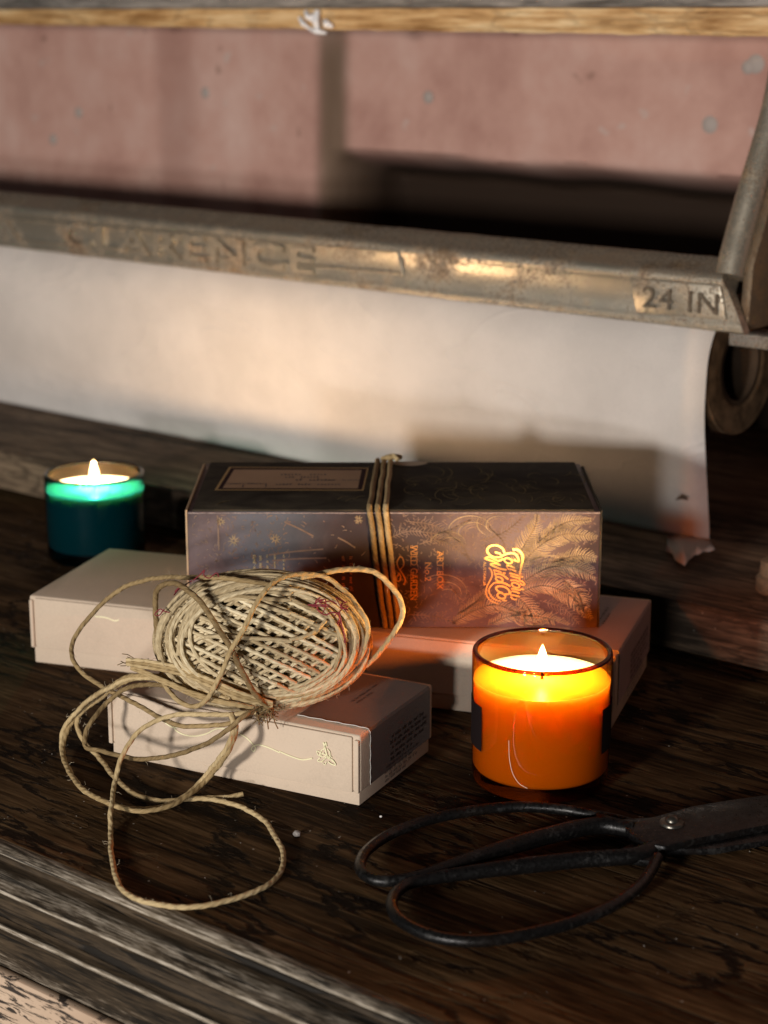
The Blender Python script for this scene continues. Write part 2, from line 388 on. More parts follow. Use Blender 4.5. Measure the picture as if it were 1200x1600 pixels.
M_LABELP = m_paper('dusty_pink_label_paper', (.40, .285, .265), .06, .6, .25, .3)
M_INK = m_plain('dark_ink', (.05, .036, .034), .6)
M_FOILL = m_plain('pale_gold_foil', (.95, .88, .56), .4, .15)
M_FOIL = m_plain('gold_foil', (.88, .60, .17), .38, .45)
M_FOILD = m_plain('copper_foil', (.60, .29, .08), .45, .3)
M_TWINE = m_twine('jute_twine', ((.15, .095, .04), (.38, .265, .125), (.61, .465, .255)))
M_TWINEP = m_twine('pale_hemp_twine', ((.28, .195, .095), (.60, .475, .285), (.84, .72, .49)))
M_FIBRE = m_plain('twine_fibre', (.52, .42, .28), .8)
M_RED = m_plain('red_thread', (.20, .014, .022), .7)
def m_iron():
    m, nt, b = newmat('black_forged_iron'); k = N(nt); v = k.coord(); n1 = k.noise(v, 70, 6, .7); n2 = k.noise(v, 500, 4, .7); n3 = k.noise(v, 24, 3, .6)
    wr = k.ramp(k.math('ADD', k.math('MULTIPLY', n1, .6), k.math('MULTIPLY', n2, .4)), [(.53, 0.0), (.60, 1.0)])
    c = k.mix(k.math('MULTIPLY', wr, .8), (.0105, .0098, .0098), (.042, .040, .038)); c = k.mix(k.ramp(n3, [(.54, 0.0), (.64, .35)]), c, (.02, .013, .009))
    k.set(b.inputs['Base Color'], c); k.set(b.inputs['Roughness'], k.ramp(n2, [(.4, .26), (.6, .50)])); b.inputs['Metallic'].default_value = .55
    nt.links.new(k.bump(k.math('ADD', n1, k.math('MULTIPLY', n2, .4)), .35, .0008), b.inputs['Normal']); return m
M_IRON = m_iron()
M_WICK = m_plain('charred_wick', (.012, .01, .01), .9)

# ------------------------------------------------------------------ setting: desk top, ledge, wall
def prof_extrude(mb, prof, u0, u1, wear_glint=None, nu=2):
    rows = []
    for k in range(nu):
        u = u0+(u1-u0)*k/(nu-1)
        rows.append([mb.vert(dk(u, p[0], p[1]), ((p[2] if len(p) > 2 else 0)+1e-4, 0, 0) if wear_glint else (0,0,0)) for p in prof])
    for k in range(nu-1):
        for i in range(len(prof)-1): mb.face((rows[k][i], rows[k+1][i], rows[k+1][i+1], rows[k][i+1]))
mb = MB(); mb.box((-2.6, .5575, -.03), (.7, 1.70, 0), DESK)
table = mb.build('tabletop', M_TABLE, mw=DESK); table['kind'] = 'structure'
XF[table.name] = DESK
prof = [(.5575, -.0002, .40), (.5550, -.0003, .50), (.5530, -.0010, .55), (.5517, -.0020, .62), (.5512, -.0026, .6), (.5507, -.0029, 1.7), (.5505, -.0037, 1.9), (.5509, -.0041, 1.5), (.5514, -.0046, .3), (.5528, -.0054, .05), (.5536, -.0075, 0), (.5530, -.0090, 0),
        (.5518, -.0095, .1), (.5490, -.0096, .3), (.5460, -.0100, .62), (.5425, -.0110, .72), (.5395, -.0124, .45), (.5381, -.0133, .5), (.5374, -.0137, .6), (.5369, -.0140, 1.7), (.5366, -.0148, 1.9), (.5370, -.0153, 1.4), (.5380, -.0160, .1), (.5402, -.0172, .0),
        (.5416, -.0215, 0), (.5410, -.0260, 0), (.5388, -.0292, .0), (.5362, -.0302, .15), (.5346, -.0303, .5), (.5338, -.0305, 1.7), (.5333, -.0314, 1.9), (.5336, -.0321, 1.4), (.5344, -.0330, .1), (.5352, -.0350, .08), (.5354, -.0420, .25), (.5355, -.0480, .40), (.5356, -.0530, .55), (.5357, -.0550, .5), (.5357, -.09, .3), (.5357, -.14, .3)]
mb = MB(); prof_extrude(mb, prof, -2.6, .7, True)
o = mb.build('edge_moulding', M_MOULD, table, smooth=True)
mb = MB(); mb.box((-2.6, .5295, -.30), (.7, .5350, -.0535), DESK)
mb.build('front_board', M_TAN, table, bevel=.0012)
mb = MB(); mb.box((-2.6, 1.02, .0005), (.7, 1.62, .035), DESK)
led = mb.build('raised_ledge', M_LEDGE, mw=DESK, bevel=.003); led['kind'] = 'structure'
WN = 1.43
def wallpt(x, y, n=WN): return onpl(x, y, NX*n, NX)
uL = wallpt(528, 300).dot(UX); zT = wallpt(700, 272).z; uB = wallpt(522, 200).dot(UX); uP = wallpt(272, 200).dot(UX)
def sst(a, b, x):
    t = max(0, min(1, (x-a)/(b-a))); return t*t*(3-2*t)
mb = MB(); us_ = []; zs_ = []
u_ = -3.4
while u_ < .8: us_.append(u_); u_ += .005 if -1.75 < u_ < -.55 else .06
z_ = -.2
while z_ < 1.2: zs_.append(z_); z_ += .004 if .14 < z_ < .45 else .06
G = []
for u_ in us_:
    row = []
    for z_ in zs_:
        wob = .006*mnoise.noise(V((u_*9, z_*9, 0)))
        m1 = sst(uL-.020, uL+.020, u_+wob)*(1-sst(zT-.016, zT+.020, z_+wob+.006*(u_-uL)))  # painted shadow mask; also sinks the wall to soften its edge
        m2 = sst(uB-.030, uB-.008, u_+wob)*(1-sst(uB+.008, uB+.028, u_+wob))*(1-.55*sst(zT+.10, zT+.17, z_))  # mask of the brown painted shadow band
        m3 = sst(uP-.034, uP-.012, u_+wob)*(1-sst(uP+.010, uP+.050, u_+wob*2))  # mask of the rose painted shadow band
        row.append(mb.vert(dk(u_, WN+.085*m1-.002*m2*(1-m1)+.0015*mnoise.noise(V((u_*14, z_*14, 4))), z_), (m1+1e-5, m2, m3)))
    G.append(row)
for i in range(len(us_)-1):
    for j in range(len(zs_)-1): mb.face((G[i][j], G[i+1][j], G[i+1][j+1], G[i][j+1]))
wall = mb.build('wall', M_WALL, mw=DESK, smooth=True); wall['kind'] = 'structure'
mb = MB()
for (x, y, r) in ((1108, 195, .0075), (1168, 105, .006), (1180, 100, .008), (668, 152, .006), (122, 176, .006), (82, 218, .006), (320, 145, .006)):
    p = wallpt(x, y, WN-.001); M = Matrix.Translation(p) @ DESK
    mb.lathe([(0, .0), (r*.5, .0012), (r*.85, .0020), (r, .003)], (0, 0, 0), 16)
    for i in range(len(mb.v)-49, len(mb.v)):
        q = mb.v[i]; mb.v[i] = M @ V((q.x, q.z-.002, q.y))
mb.build('nail_head', m_plain('dull_nail_metal', (.42, .35, .31), .8, .0, .2), wall, smooth=True)
# ------------------------------------------------------------------ shelf along the top
RN = 1.235
sh = thing('shelf', 'honey brown wooden shelf edge with a grey top running across the top', 'shelf', dk(-1.1, RN, .36), -(math.pi/2-AN))
a0 = onpl(-200, 34.8, NX*RN, NX); a1 = onpl(1400, 60.1, NX*RN, NX); b0 = onpl(-200, 15.5, NX*RN, NX); b1 = onpl(1400, 11.5, NX*RN, NX)
mb = MB(); bk = NX*.03
def wavy(p0, p1, n, amp, sd):
    out = []
    for i in range(n+1):
        t = i/n; p = p0.lerp(p1, t); out.append(p+V((0,0,amp*mnoise.noise(V((t*40+sd, 0, 0)))))+NX*(amp*.6*mnoise.noise(V((t*30, sd, 3)))))
    return out
lo = wavy(a0, a1, 90, .0011, 1); hi = wavy(b0, b1, 90, .0006, 5)
ids = [[mb.vert(p) for p in L] for L in (lo, hi, [p+bk for p in hi], [p+bk for p in lo])]
for r in range(4):
    A, B = ids[r], ids[(r+1)%4]
    for i in range(90): mb.face((A[i], A[i+1], B[i+1], B[i]))
for i in (0, 90): mb.face([ids[r][i] for r in range(4)])
mb.build('edge_strip', M_RAIL, sh, smooth=True)
mb = MB()
i0 = [b0-NX*.006+V((0,0,.0006)), b1-NX*.006+V((0,0,.0006)), b1+NX*.2+V((0,0,.0006)), b0+NX*.2+V((0,0,.0006))]
mb.add([*i0, *[p+V((0,0,.022)) for p in i0]], [(0,3,2,1),(4,5,6,7),(0,1,5,4),(1,2,6,5),(2,3,7,6),(3,0,4,7)])
mb.build('shelf_board', M_RAILTOP, sh, bevel=.0015)
mb = MB()
for (x0, y0, x1, y1, wd) in ((468,28,486,46,5), (478,18,490,34,6), (496,17,498,50,8), (486,46,510,52,6), (508,33,520,42,8), (488,22,494,30,5)):
    p, q = onpl(x0, y0, NX*(RN-.003), NX), onpl(x1, y1, NX*(RN-.004), NX)
    mb.tube([p, p.lerp(q, .5)-NX*.003, q], lambda t, wd=wd: wd/2200*(.35+.65*math.sin(math.pi*min(1, t+.15))), 6)
mb.build('splinter', m_plain('white_splinter', (.85, .84, .85), .35), sh, smooth=True)

# ------------------------------------------------------------------ paper roll holder
U0 = -.640
uEnd = -1.86
hold = thing('paper_roll_holder', 'rusty cast metal wrapping paper roll holder with raised lettering on its long front bar', 'paper holder', dk(-1.0, 1.22, .035), -(math.pi/2-AN))
bp = [(1.1410, .1893), (1.1385, .1896), (1.1373, .1908), (1.1372, .1930), (1.1374, .1952), (1.1384, .1968), (1.1386, .2185), (1.1376, .2200), (1.1371, .2222), (1.1374, .2248), (1.1386, .2270), (1.1406, .2284), (1.1440, .2296), (1.1520, .2336), (1.1590, .2370), (1.1610, .2374), (1.1640, .2365), (1.1640, .2270), (1.1480, .2160), (1.1460, .1895)]
mb = MB(); nb = len(bp); US = 60; rows = []
for k in range(US+1):
    row = []
    for (n_, z_) in bp:
        ue = -.6125-(z_-.19)*.52
        u_ = uEnd+(ue-uEnd)*k/US
        row.append(mb.vert(dk(u_, n_+.0004*mnoise.noise(V((u_*60, z_*90, 0))), z_+.0005*mnoise.noise(V((u_*50, n_*90, 5))))))
    rows.append(row)
for k in range(US):
    for i in range(nb): mb.face((rows[k][i], rows[k+1][i], rows[k+1][(i+1)%nb], rows[k][(i+1)%nb]))
mb.face(rows[0]); mb.face(rows[-1][::-1])
bar = mb.build('cutter_bar', M_CAST, hold, smooth=True)
def barpt(x, y, n=1.1372): return onpl(x, y, NX*n, NX)
def frame(mb, corners, wd, th, nn):
    cs = [c for c in corners]
    for i in range(len(cs)):
        p, q = cs[i], cs[(i+1)%len(cs)]
        mb.tube([p, p.lerp(q, .5), q], wd, 6)
# the name plate and the raised letters
mb = MB()
pl = [barpt(8, 342), barpt(622, 394), barpt(630, 428), barpt(30, 376)]
frame(mb, [p-NX*.0004 for p in pl], .0011, 0, NX)
uA = barpt(100, 360).dot(UX); uZ = barpt(492, 400).dot(UX)
put_text(mb, 'CLARENCE', dk(uA, 1.1373, .1972), UX, V((0,0,1)), -NX, uZ-uA, .0215, .0020, .0006, 1.12, .020)
mb.build('raised_lettering', M_LETTER, bar, smooth=False)
mb = MB()
q = [barpt(985, 428), barpt(1122, 447), barpt(1140, 487), barpt(1003, 472)]
uq0, uq1 = q[0].dot(UX), q[1].dot(UX)
plate = [(uq0, .2205), (uq1+.002, .2215), (uq1+.008, .1985), (uq0+.007, .1965)]
mb.prism(plate, lambda p, t: dk(p[0], t, p[1]), 1.1358, 1.1380)
mb.build('size_plate', M_CAST, bar, bevel=.0008)
mb = MB()
put_text(mb, '24 IN', dk(uq0+.012, 1.1360, .2015), UX, V((0,0,1)), -NX, (uq1-uq0)-.010, .0145, .0014, .0005, 1.1)
mb.build('raised_lettering', m_rust('pitted_grey_metal', (.13, .11, .085), (.12, .07, .03), .5, .6), bar)
for ub, sg in ((-.632, 1), (uEnd+.02, -1)):
    mb = MB()
    path = smooth_pts([dk(ub, 1.1500, .2260), dk(ub, 1.1555, .2400), dk(ub, 1.1625, .2560), dk(ub+.001*sg, 1.1720, .2800), dk(ub+.002*sg, 1.1850, .3080), dk(ub+.003*sg, 1.1960, .3350), dk(ub+.004*sg, 1.2020, .3620), dk(ub+.004*sg, 1.2030, .3750)], .004)
    mb.tube(path, lambda t: .0108-.0015*t, 16)
    arm = mb.build('side_arm', M_CAST, hold, smooth=True)
    mb = MB()
    web = [(1.1480, .1905), (1.1520, .2350), (1.1630, .2560), (1.1740, .2800), (1.1870, .3080), (1.1980, .3350), (1.2030, .3700), (1.30, .3700), (1.30, .30), (1.245, .25), (1.235, .19)]
    mb.prism(web, lambda p, t: dk(t, p[0], p[1]), ub+.009*sg, ub+.0165*sg)
    mb.build('web_plate', M_CASTD, arm, bevel=.0015)
    mb = MB(); mb.box((ub+.030, 1.215, .0365), (ub+.040, 1.29, .24), DESK) if sg > 0 else mb.box((ub-.04, 1.215, .0365), (ub-.03, 1.29, .24), DESK)
    mb.build('leg', M_CASTD, arm, bevel=.002)
ft = onz(1200, 930, .0355)
mb = MB(); mb.lathe([(0, .024), (.006, .0235), (.010, .021), (.0105, .012), (.0125, .010), (.0125, .0012), (.0115, 0), (0, 0)], ft+V((.006, .008, 0)), 24)
mb.build('foot', M_CASTD, hold, smooth=True)
mb = MB()
b_ = onpl(1172, 530, UX*(-.625), UX); bn_, bz_ = b_.dot(NX), b_.z
mb.box((-.6385, bn_-.006, bz_-.005), (-.54, bn_+.02, bz_+.0045), DESK)
mb.build('roll_bracket', m_rust('pale_bracket_metal', (.36, .33, .29), (.2, .12, .05), .3, .5), hold, bevel=.001)

# ------------------------------------------------------------------ paper roll
pr = thing('paper_roll', 'roll of pale wrapping paper with its sheet hanging down to the ledge', 'paper roll', dk(-1.0, 1.187, .11), -(math.pi/2-AN))
rc, rz, rr_ = 1.1885, .1580, .0505
mb = MB(); ns = 72
def ring(u, r): return [mb.vert(dk(u, rc+r*math.cos(2*math.pi*i/ns), rz+r*math.sin(2*math.pi*i/ns))) for i in range(ns)]
R1 = ring(-1.84, rr_-.0008); R2 = ring(U0-.0005, rr_-.0008)
for i in range(ns): mb.face((R1[i], R1[(i+1)%ns], R2[(i+1)%ns], R2[i]))
for u_, flip in ((U0-.0005, 1), (-1.84, -1)):
    prev = ring(u_, rr_-.0008)
    for k_, r in enumerate((.046, .041, .036, .0315, .029)):
        cur = ring(u_+(.0007 if k_ % 2 else -.0004)*flip, r)
        for i in range(ns): mb.face((prev[i], prev[(i+1)%ns], cur[(i+1)%ns], cur[i]))
        prev = cur
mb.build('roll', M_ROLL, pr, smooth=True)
mb = MB()
Ra = ring(-1.84, .0288); Rb = ring(U0-.0012, .0288); Rc = ring(U0-.0012, .0255); Rd = ring(-1.84, .0255)
for A, B in ((Ra, Rb), (Rb, Rc), (Rc, Rd), (Rd, Ra)):
    for i in range(ns): mb.face((A[i], A[(i+1)%ns], B[(i+1)%ns], B[i]))
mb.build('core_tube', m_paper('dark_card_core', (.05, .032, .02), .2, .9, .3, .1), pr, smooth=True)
# the hanging sheet: round the front of the roll, under the bar, down to the ledge
sp = [(rc+rr_*math.cos(math.radians(a)), rz+rr_*math.sin(math.radians(a))) for a in (100, 115, 130, 145, 158, 170, 180)]
sp += [(1.1375, .147), (1.1372, .135), (1.1385, .120), (1.1405, .107), (1.1435, .090), (1.1468, .073), (1.1500, .056), (1.1522, .045), (1.1530, .0362)]
spv = smooth_pts([V((a, b, 0)) for a, b in sp], .0035)
us = [-1.84+(U0+1.84)*i/70 for i in range(71)]
mb = MB(); rows = []
for u_ in us:
    row = []
    for p in spv:
        t = max(0, (.15-p.y)/.115)
        wv = .0016*t*mnoise.noise(V((u_*7, p.y*8, 1.3)))
        row.append(mb.vert(dk(u_, p.x+wv-.0002, p.y)))
    rows.append(row)
for k in range(70):
    for i in range(len(spv)-1): mb.face((rows[k][i], rows[k+1][i], rows[k+1][i+1], rows[k][i+1]))
# torn corner that bends forward onto the ledge
cr0 = [onz(x, y, .0362) for x, y in ((1036, 836), (1060, 838), (1085, 845), (1107, 848))]
b0_ = [dk(U0-.034+.0113*i, 1.1528, .0362) for i in range(4)]
fl = [onz(x, y, .0375+.0003*i+.0012*(i % 3 == 1)) for i, (x, y) in enumerate(((1044, 852), (1041, 861), (1051, 865), (1055, 875), (1070, 884), (1074, 877), (1085, 867), (1092, 866), (1099, 861), (1108, 862), (1117, 858)))]
ia = [mb.vert(p) for p in b0_]; ib = [mb.vert(p) for p in fl]
gi = [0, 0, 0, 1, 1, 2, 2, 2, 3, 3, 3]
for i in range(10):
    if gi[i] == gi[i+1]: mb.face((ia[gi[i]], ib[i+1], ib[i]))
    else: mb.face((ia[gi[i]], ia[gi[i+1]], ib[i+1], ib[i]))
sheet = mb.build('hanging_sheet', M_SHEET, pr, smooth=True)
md = sheet.modifiers.new('thickness', 'SOLIDIFY'); md.thickness = .0003; md.offset = 0
mb = MB()
tp = onpl(1067, 779, UX*U0+NX*1.1425, NX)
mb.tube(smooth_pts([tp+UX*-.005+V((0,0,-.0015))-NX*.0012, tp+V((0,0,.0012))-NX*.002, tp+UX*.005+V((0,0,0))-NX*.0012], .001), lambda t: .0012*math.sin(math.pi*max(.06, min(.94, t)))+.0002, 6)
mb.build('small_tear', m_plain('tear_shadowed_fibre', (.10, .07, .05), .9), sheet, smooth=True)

# ------------------------------------------------------------------ lidded kraft boxes
def words(mb, rows, o, xd, yd, nd, wmax, rowh, gap, seed=0, dens=1.0):
    """rows of small printing too fine to read: short ink strokes in word lengths"""
    rnd = random.Random(seed)
    for r in range(rows):
        x = rnd.uniform(0, .06)*wmax
        end = wmax*rnd.uniform(.86, 1.0) if r < rows-1 else wmax*.6
        y = -r*gap
        while x < end:
            wl = rnd.uniform(1.2, 4.2)*rowh
            nst = max(2, int(wl/(rowh*.55)))
            for s_ in range(nst):
                xx = x+s_*rowh*.55; hh = rowh*rnd.choice((.7, .75, 1.0))
                a = V(o)+V(xd)*xx+V(yd)*y+V(nd)*.00025
                ww = rowh*.30
                mb.quad(a, a+V(xd)*ww, a+V(xd)*ww+V(yd)*hh, a+V(yd)*hh)
                if rnd.random() < .7:
                    c_ = a+V(yd)*(hh*rnd.choice((0, .5, .8)))
                    mb.quad(c_, c_+V(xd)*(rowh*.5), c_+V(xd)*(rowh*.5)+V(yd)*(rowh*.2), c_+V(yd)*(rowh*.2))
            x += wl+rowh*.7
def kraft_box(label, p0, ang, L, D, H, lidh, lab_x, lab_y0, seed, lmat):
    root = thing('gift_box', label, 'gift box', p0, ang)
    M = XF[root.name]; e = .0013
    mb = MB(); mb.box((e, e, 0), (L-e, D-e, H-.003), M); mb.build('box_base', M_KRAFT, root, bevel=.0008)
    # lid: top and ends in one shell, the front panel laid over it with folded strips at both corners
    mb = MB(); z0 = H-lidh
    nx, ny = 26, 3
    def bowed(x, y, z):   # card gives a little between its corners
        return V((x, y - .0008*math.sin(math.pi*x/L)*(1 if y < D/2 else -1)*(1 if z < H-.004 else .2), z - .0005*math.sin(math.pi*x/L)*math.sin(math.pi*min(1, max(0, y/D)))))
    xs = [L*i/nx for i in range(nx+1)]
    loop = [(x, 0) for x in xs] + [(L, D*i/ny) for i in range(1, ny+1)] + [(x, D) for x in xs[::-1][1:]] + [(0, D*(ny-i)/ny) for i in range(1, ny)]
    b1 = [mb.vert(M @ bowed(x, y, z0)) for x, y in loop]; t1 = [mb.vert(M @ bowed(x, y, H)) for x, y in loop]
    n = len(loop)
    for i in range(n): mb.face((b1[i], b1[(i+1)%n], t1[(i+1)%n], t1[i]))
    mb.face(t1); mb.face(b1[::-1])
    lid = mb.build('lid', M_KRAFT, root, bevel=.0013, seg=3)
    mb = MB(); th = .0013
    def panel(x0, x1, za, zb, k=16):
        pts = []
        for i in range(k+1):
            x = x0+(x1-x0)*i/k; pts.append((x, -.0008*math.sin(math.pi*x/L)))
        A = [mb.vert(M @ V((x, y-th, za))) for x, y in pts]; B = [mb.vert(M @ V((x, y-th, zb))) for x, y in pts]
        A2 = [mb.vert(M @ V((x, y+.0006, za))) for x, y in pts]; B2 = [mb.vert(M @ V((x, y+.0006, zb))) for x, y in pts]
        for i in range(k):
            mb.face((A[i], A[i+1], B[i+1], B[i])); mb.face((A2[i], B2[i], B2[i+1], A2[i+1])); mb.face((B[i], B[i+1], B2[i+1], B2[i])); mb.face((A[i], A2[i], A2[i+1], A[i+1]))
        mb.face((A[0], B[0], B2[0], A2[0])); mb.face((A[-1], A2[-1], B2[-1], B[-1]))
    panel(.0042, L-.0042, z0-.0002, H-.0011)
    mb.build('front_panel', M_KRAFT, lid, bevel=.0008, seg=2)
    for x0, x1 in ((.0004, .0030), (L-.0030, L-.0004)):
        mb = MB(); mb.box((x0, -.0016, z0-.0001), (x1, .0006, H-.0024), M)
        mb.build('corner_fold', M_KRAFT, lid, bevel=.0007, seg=2)
    # paper label over the right end with a deckled front edge
    mb = MB(); of = .00045; k = 26
    ys = [lab_y0 + (D*.955-lab_y0)*i/k for i in range(k+1)]
    path = [(lab_x, H+of), (lab_x+(L-lab_x)*.5, H+of), (L-.0022, H+of), (L-.0006, H+of-.0003), (L+of-.0001, H-.0012), (L+of, H-.0030), (L+of, H*.5), (L+of, z0+.0012)]
    rows = []
    rnd = random.Random(seed)
    for j, (x, z) in enumerate(path):
        rows.append([])
    dense = []
    for j in range(len(path)-1):
        for s_ in range(6): dense.append((path[j][0]+(path[j+1][0]-path[j][0])*s_/6, path[j][1]+(path[j+1][1]-path[j][1])*s_/6))
    dense.append(path[-1]); rows = []
    acc = 0
    for j, (x, z) in enumerate(dense):
        if j: acc += math.hypot(x-dense[j-1][0], z-dense[j-1][1])
        row = []
        for i, y in enumerate(ys):
            dy = .00042*math.sin(acc*2*math.pi/.0036)+.0002*math.sin(acc*900) if i == 0 else 0
            row.append(mb.vert(M @ V((x, y+dy, z))))
        rows.append(row)
    for j in range(len(rows)-1):
        for i in range(k): mb.face((rows[j][i], rows[j][i+1], rows[j+1][i+1], rows[j+1][i]))
    lb = mb.build('label', lmat, root, smooth=True)
    mb = MB()
    mb.tube([M @ V((dense[j][0]+(.0002 if dense[j][1] < H-.001 else 0), lab_y0-.0003+.00042*math.sin(j*2.1), dense[j][1]+(.0002 if dense[j][1] >= H-.001 else 0))) for j in range(0, len(dense))], .0002, 5)
    mb.build('deckled_edge', m_plain('white_paper_edge', (.66, .62, .58), .8), lb)
    Mr = M.to_3x3()
    mb = MB(); mb.flat = True
    words(mb, 5, M @ V((L+of, D*.38, H*.66)), Mr @ V((0,1,0)), V((0,0,1)), Mr @ V((1,0,0)), D*.50, H*.050, H*.080, seed+1)
    words(mb, 4, M @ V((L+of, D*.30, H*.28)), Mr @ V((0,1,0)), V((0,0,1)), Mr @ V((1,0,0)), D*.46, H*.036, H*.062, seed+2)
    words(mb, 2, M @ V((lab_x+(L-lab_x)*.40, D*.46, H+of)), Mr @ V((0,1,0)), Mr @ V((-1,0,0)), V((0,0,1)), D*.30, .0016, .0034, seed+3)
    mb.build('fine_print', M_INK, lb)
    return root, M
angB = math.atan2(1.024-1.1405, .133+.2246)
big, MBIG = kraft_box('long pale kraft gift box lying beneath the dark printed box', (-.2246, 1.1405, 0), angB, .376, .114, .045, .034, .340, .009, 11, M_LABELP)
angS = math.atan2(.9145-.9858, -.0123+.1533)
small, MSM = kraft_box('small pale kraft gift box under the twine ball, gold insect stamped on its front', (-.1533, .9858, 0), angS, .158, .087, .040, .032, .115, .0105, 21, m_paper('shaded_label_paper', (.16, .138, .125), .06, .6, .25, .15))  # label colour darkened as shade for its end turned from the windows
def stamp(mb, M, pts, wd, off=.0017, step=.0006):
    Mr = M.to_3x3(); nrm = Mr @ V((0,-1,0)); p0 = M @ V((0, -off, 0))
    P = [onpl(x, y, p0, nrm) for x, y in pts]
    mb.ribbon(smooth_pts(P, step), wd, nrm)
mb = MB(); mb.flat = True
Z5 = lambda L: [(90+x*.29167, 1020+y*.29167) for x, y in L]
swirl = Z5([(560,362),(590,385),(620,400),(648,395),(640,378),(622,388),(632,415),(680,440),(740,446),(800,432),(850,408),(900,408),(960,428),(1010,455),(1045,490),(1060,510),(1050,528),(1038,518),(1048,500),(1080,494),(1130,508),(1190,535)])
stamp(mb, MSM, swirl, .0007, .0024)
stamp(mb, MSM, [(436, 1174), (455, 1182), (472, 1187), (488, 1185)], .0007, .0024)
# the insect: body, antennae and four veined wings
Z4 = lambda L: [(400+x*.25, 1030+y*.25) for x, y in L]
for L, wd in (([(420,520),(432,560),(440,590),(450,620)], .0010), ([(400,580),(380,575),(390,600),(410,600)], .0006), ([(430,560),(410,570),(400,600),(420,610),(440,600)], .0006),
              ([(445,560),(460,580),(462,610),(445,620)], .0006), ([(400,615),(385,635),(410,640),(430,620)], .0006), ([(445,620),(470,625),(490,645),(495,662),(470,655),(450,640)], .0008),
              ([(425,560),(435,520),(440,545)], .0007), ([(405,590),(440,600),(480,640)], .0006), ([(410,645),(440,610)], .0006), ([(455,600),(475,615)], .0005), ([(385,600),(425,585)], .0005), ([(440,640),(430,660),(418,650)], .0005)):
    stamp(mb, MSM, Z4(L), wd*.85, .0024, .0004)
mb.build('gold_stamp', M_FOILL, small)
mb = MB(); mb.flat = True
stamp(mb, MBIG, [(148, 963), (165, 965), (180, 970), (190, 966)], .0008); stamp(mb, MBIG, [(205, 974), (222, 981), (228, 978)], .0008)
mb.build('gold_stamp', M_FOILL, big)

# ------------------------------------------------------------------ dark printed carton
DX0, DX1, DY0, DY1, DZ0, DZ1 = -.1172, .1288, 1.0750, 1.1960, .0455, .1185
carton = thing('printed_carton', 'dark botanical printed carton tied with twine and stamped in gold script', 'box', (DX0, DY0, DZ0))
def m_art(name, cols, dark, scale=1.0, rough=.55, spec=.16, vig=False):
    m, nt, b = newmat(name); k = N(nt); v = k.coord()
    n1 = k.noise(v, 22*scale, 5, .6, .6); n2 = k.noise(k.coord((1, 1, 1), (3, 1, 0)), 9, 3, .5, .3); n3 = k.noise(v, 700, 3, .6)
    f = k.math('ADD', k.math('MULTIPLY', n1, .55), k.math('MULTIPLY', n2, .45))
    c = k.ramp(f, [(.34, dark), (.44, cols[0]), (.54, cols[1]), (.66, cols[2])])
    if vig:   # the printed picture: slate sky on the left, a dark grove in the middle, plum leaves on the right
        sx_ = k.n('ShaderNodeSeparateXYZ'); nt.links.new(v, sx_.inputs[0])
        xx = k.math('ADD', sx_.outputs[0], k.math('MULTIPLY', k.math('SUBTRACT', n2, .5), .12))
        c = k.mix(k.ramp(k.math('DIVIDE', xx, .246), [(.10, 0.0), (.17, .75), (.24, .3), (.30, 0.0)]), c, (.13, .145, .175))
        zz = k.math('ADD', k.math('MULTIPLY', sx_.outputs[2], -9.0), k.math('MULTIPLY', k.math('SUBTRACT', n1, .5), 1.6))
        c = k.mix(k.math('MULTIPLY', k.ramp(k.math('DIVIDE', xx, .246), [(.22, 0.0), (.36, .95), (.46, 1.0), (.56, .8), (.70, 0.0)]), k.math('MINIMUM', 1.0, k.math('MAXIMUM', .25, k.math('ADD', zz, 1.15)))), c, (.028, .018, .018))
    c = k.mix(k.math('MULTIPLY', n3, .28), c, (.03, .022, .02))
    k.set(b.inputs['Base Color'], c); b.inputs['Roughness'].default_value = rough; b.inputs['Specular IOR Level'].default_value = spec
    nt.links.new(k.bump(n3, .25, .0003), b.inputs['Normal']); return m
M_ART = m_art('plum_botanical_print', ((.075, .050, .052), (.145, .098, .096), (.20, .150, .155)), (.030, .020, .021), vig=True)
M_ARTT = m_art('near_black_botanical_print', ((.030, .025, .018), (.055, .045, .030), (.085, .068, .045)), (.012, .009, .007), 1.6, .8, .06)
M_FROND = m_plain('ochre_printed_leaf', (.36, .265, .15), .6, 0, .15, .5, 90)
M_FROND2 = m_plain('dim_mauve_printed_leaf', (.22, .15, .11), .6, 0, .15, .35, 120)
M_FRONDT = m_plain('dim_olive_printed_leaf', (.15, .115, .055), .8, 0, .05, .35, 120)
M_BLUE = m_paper('slate_blue_print', (.165, .165, .205), .35, .5, .2, .4, 5)
L = DX1-DX0
mb = MB(); mb.box((DX0+.0012, DY0, DZ0), (DX1-.0012, DY1, DZ1-.0012)); body = mb.build('carton_body', [M_ART], carton, bevel=.0005)
mb = MB(); mb.box((DX0+.0042, DY0+.0006, DZ1-.0024), (DX1-.0046, DY1-.0004, DZ1)); mb.build('top_panel', M_ARTT, carton, bevel=.0005)
for x0, x1, y1_, rr in ((DX0, DX0+.0011, DY1-.002, .004), (DX1-.0011, DX1, DY1-.001, .012)):
    poly = [(DY0, DZ0), (y1_, DZ0), (y1_, DZ1-rr)]
    for a in range(0, 91, 15): poly.append((y1_-rr+rr*math.cos(math.radians(a)), DZ1-rr+rr*math.sin(math.radians(a))))
    poly.append((DY0, DZ1-.0002))
    mb = MB(); mb.prism(poly, lambda p, t: V((t, p[0], p[1])), x0, x1)
    mb.build('end_panel', M_KRAFTE if x0 < 0 else M_ARTT, carton)
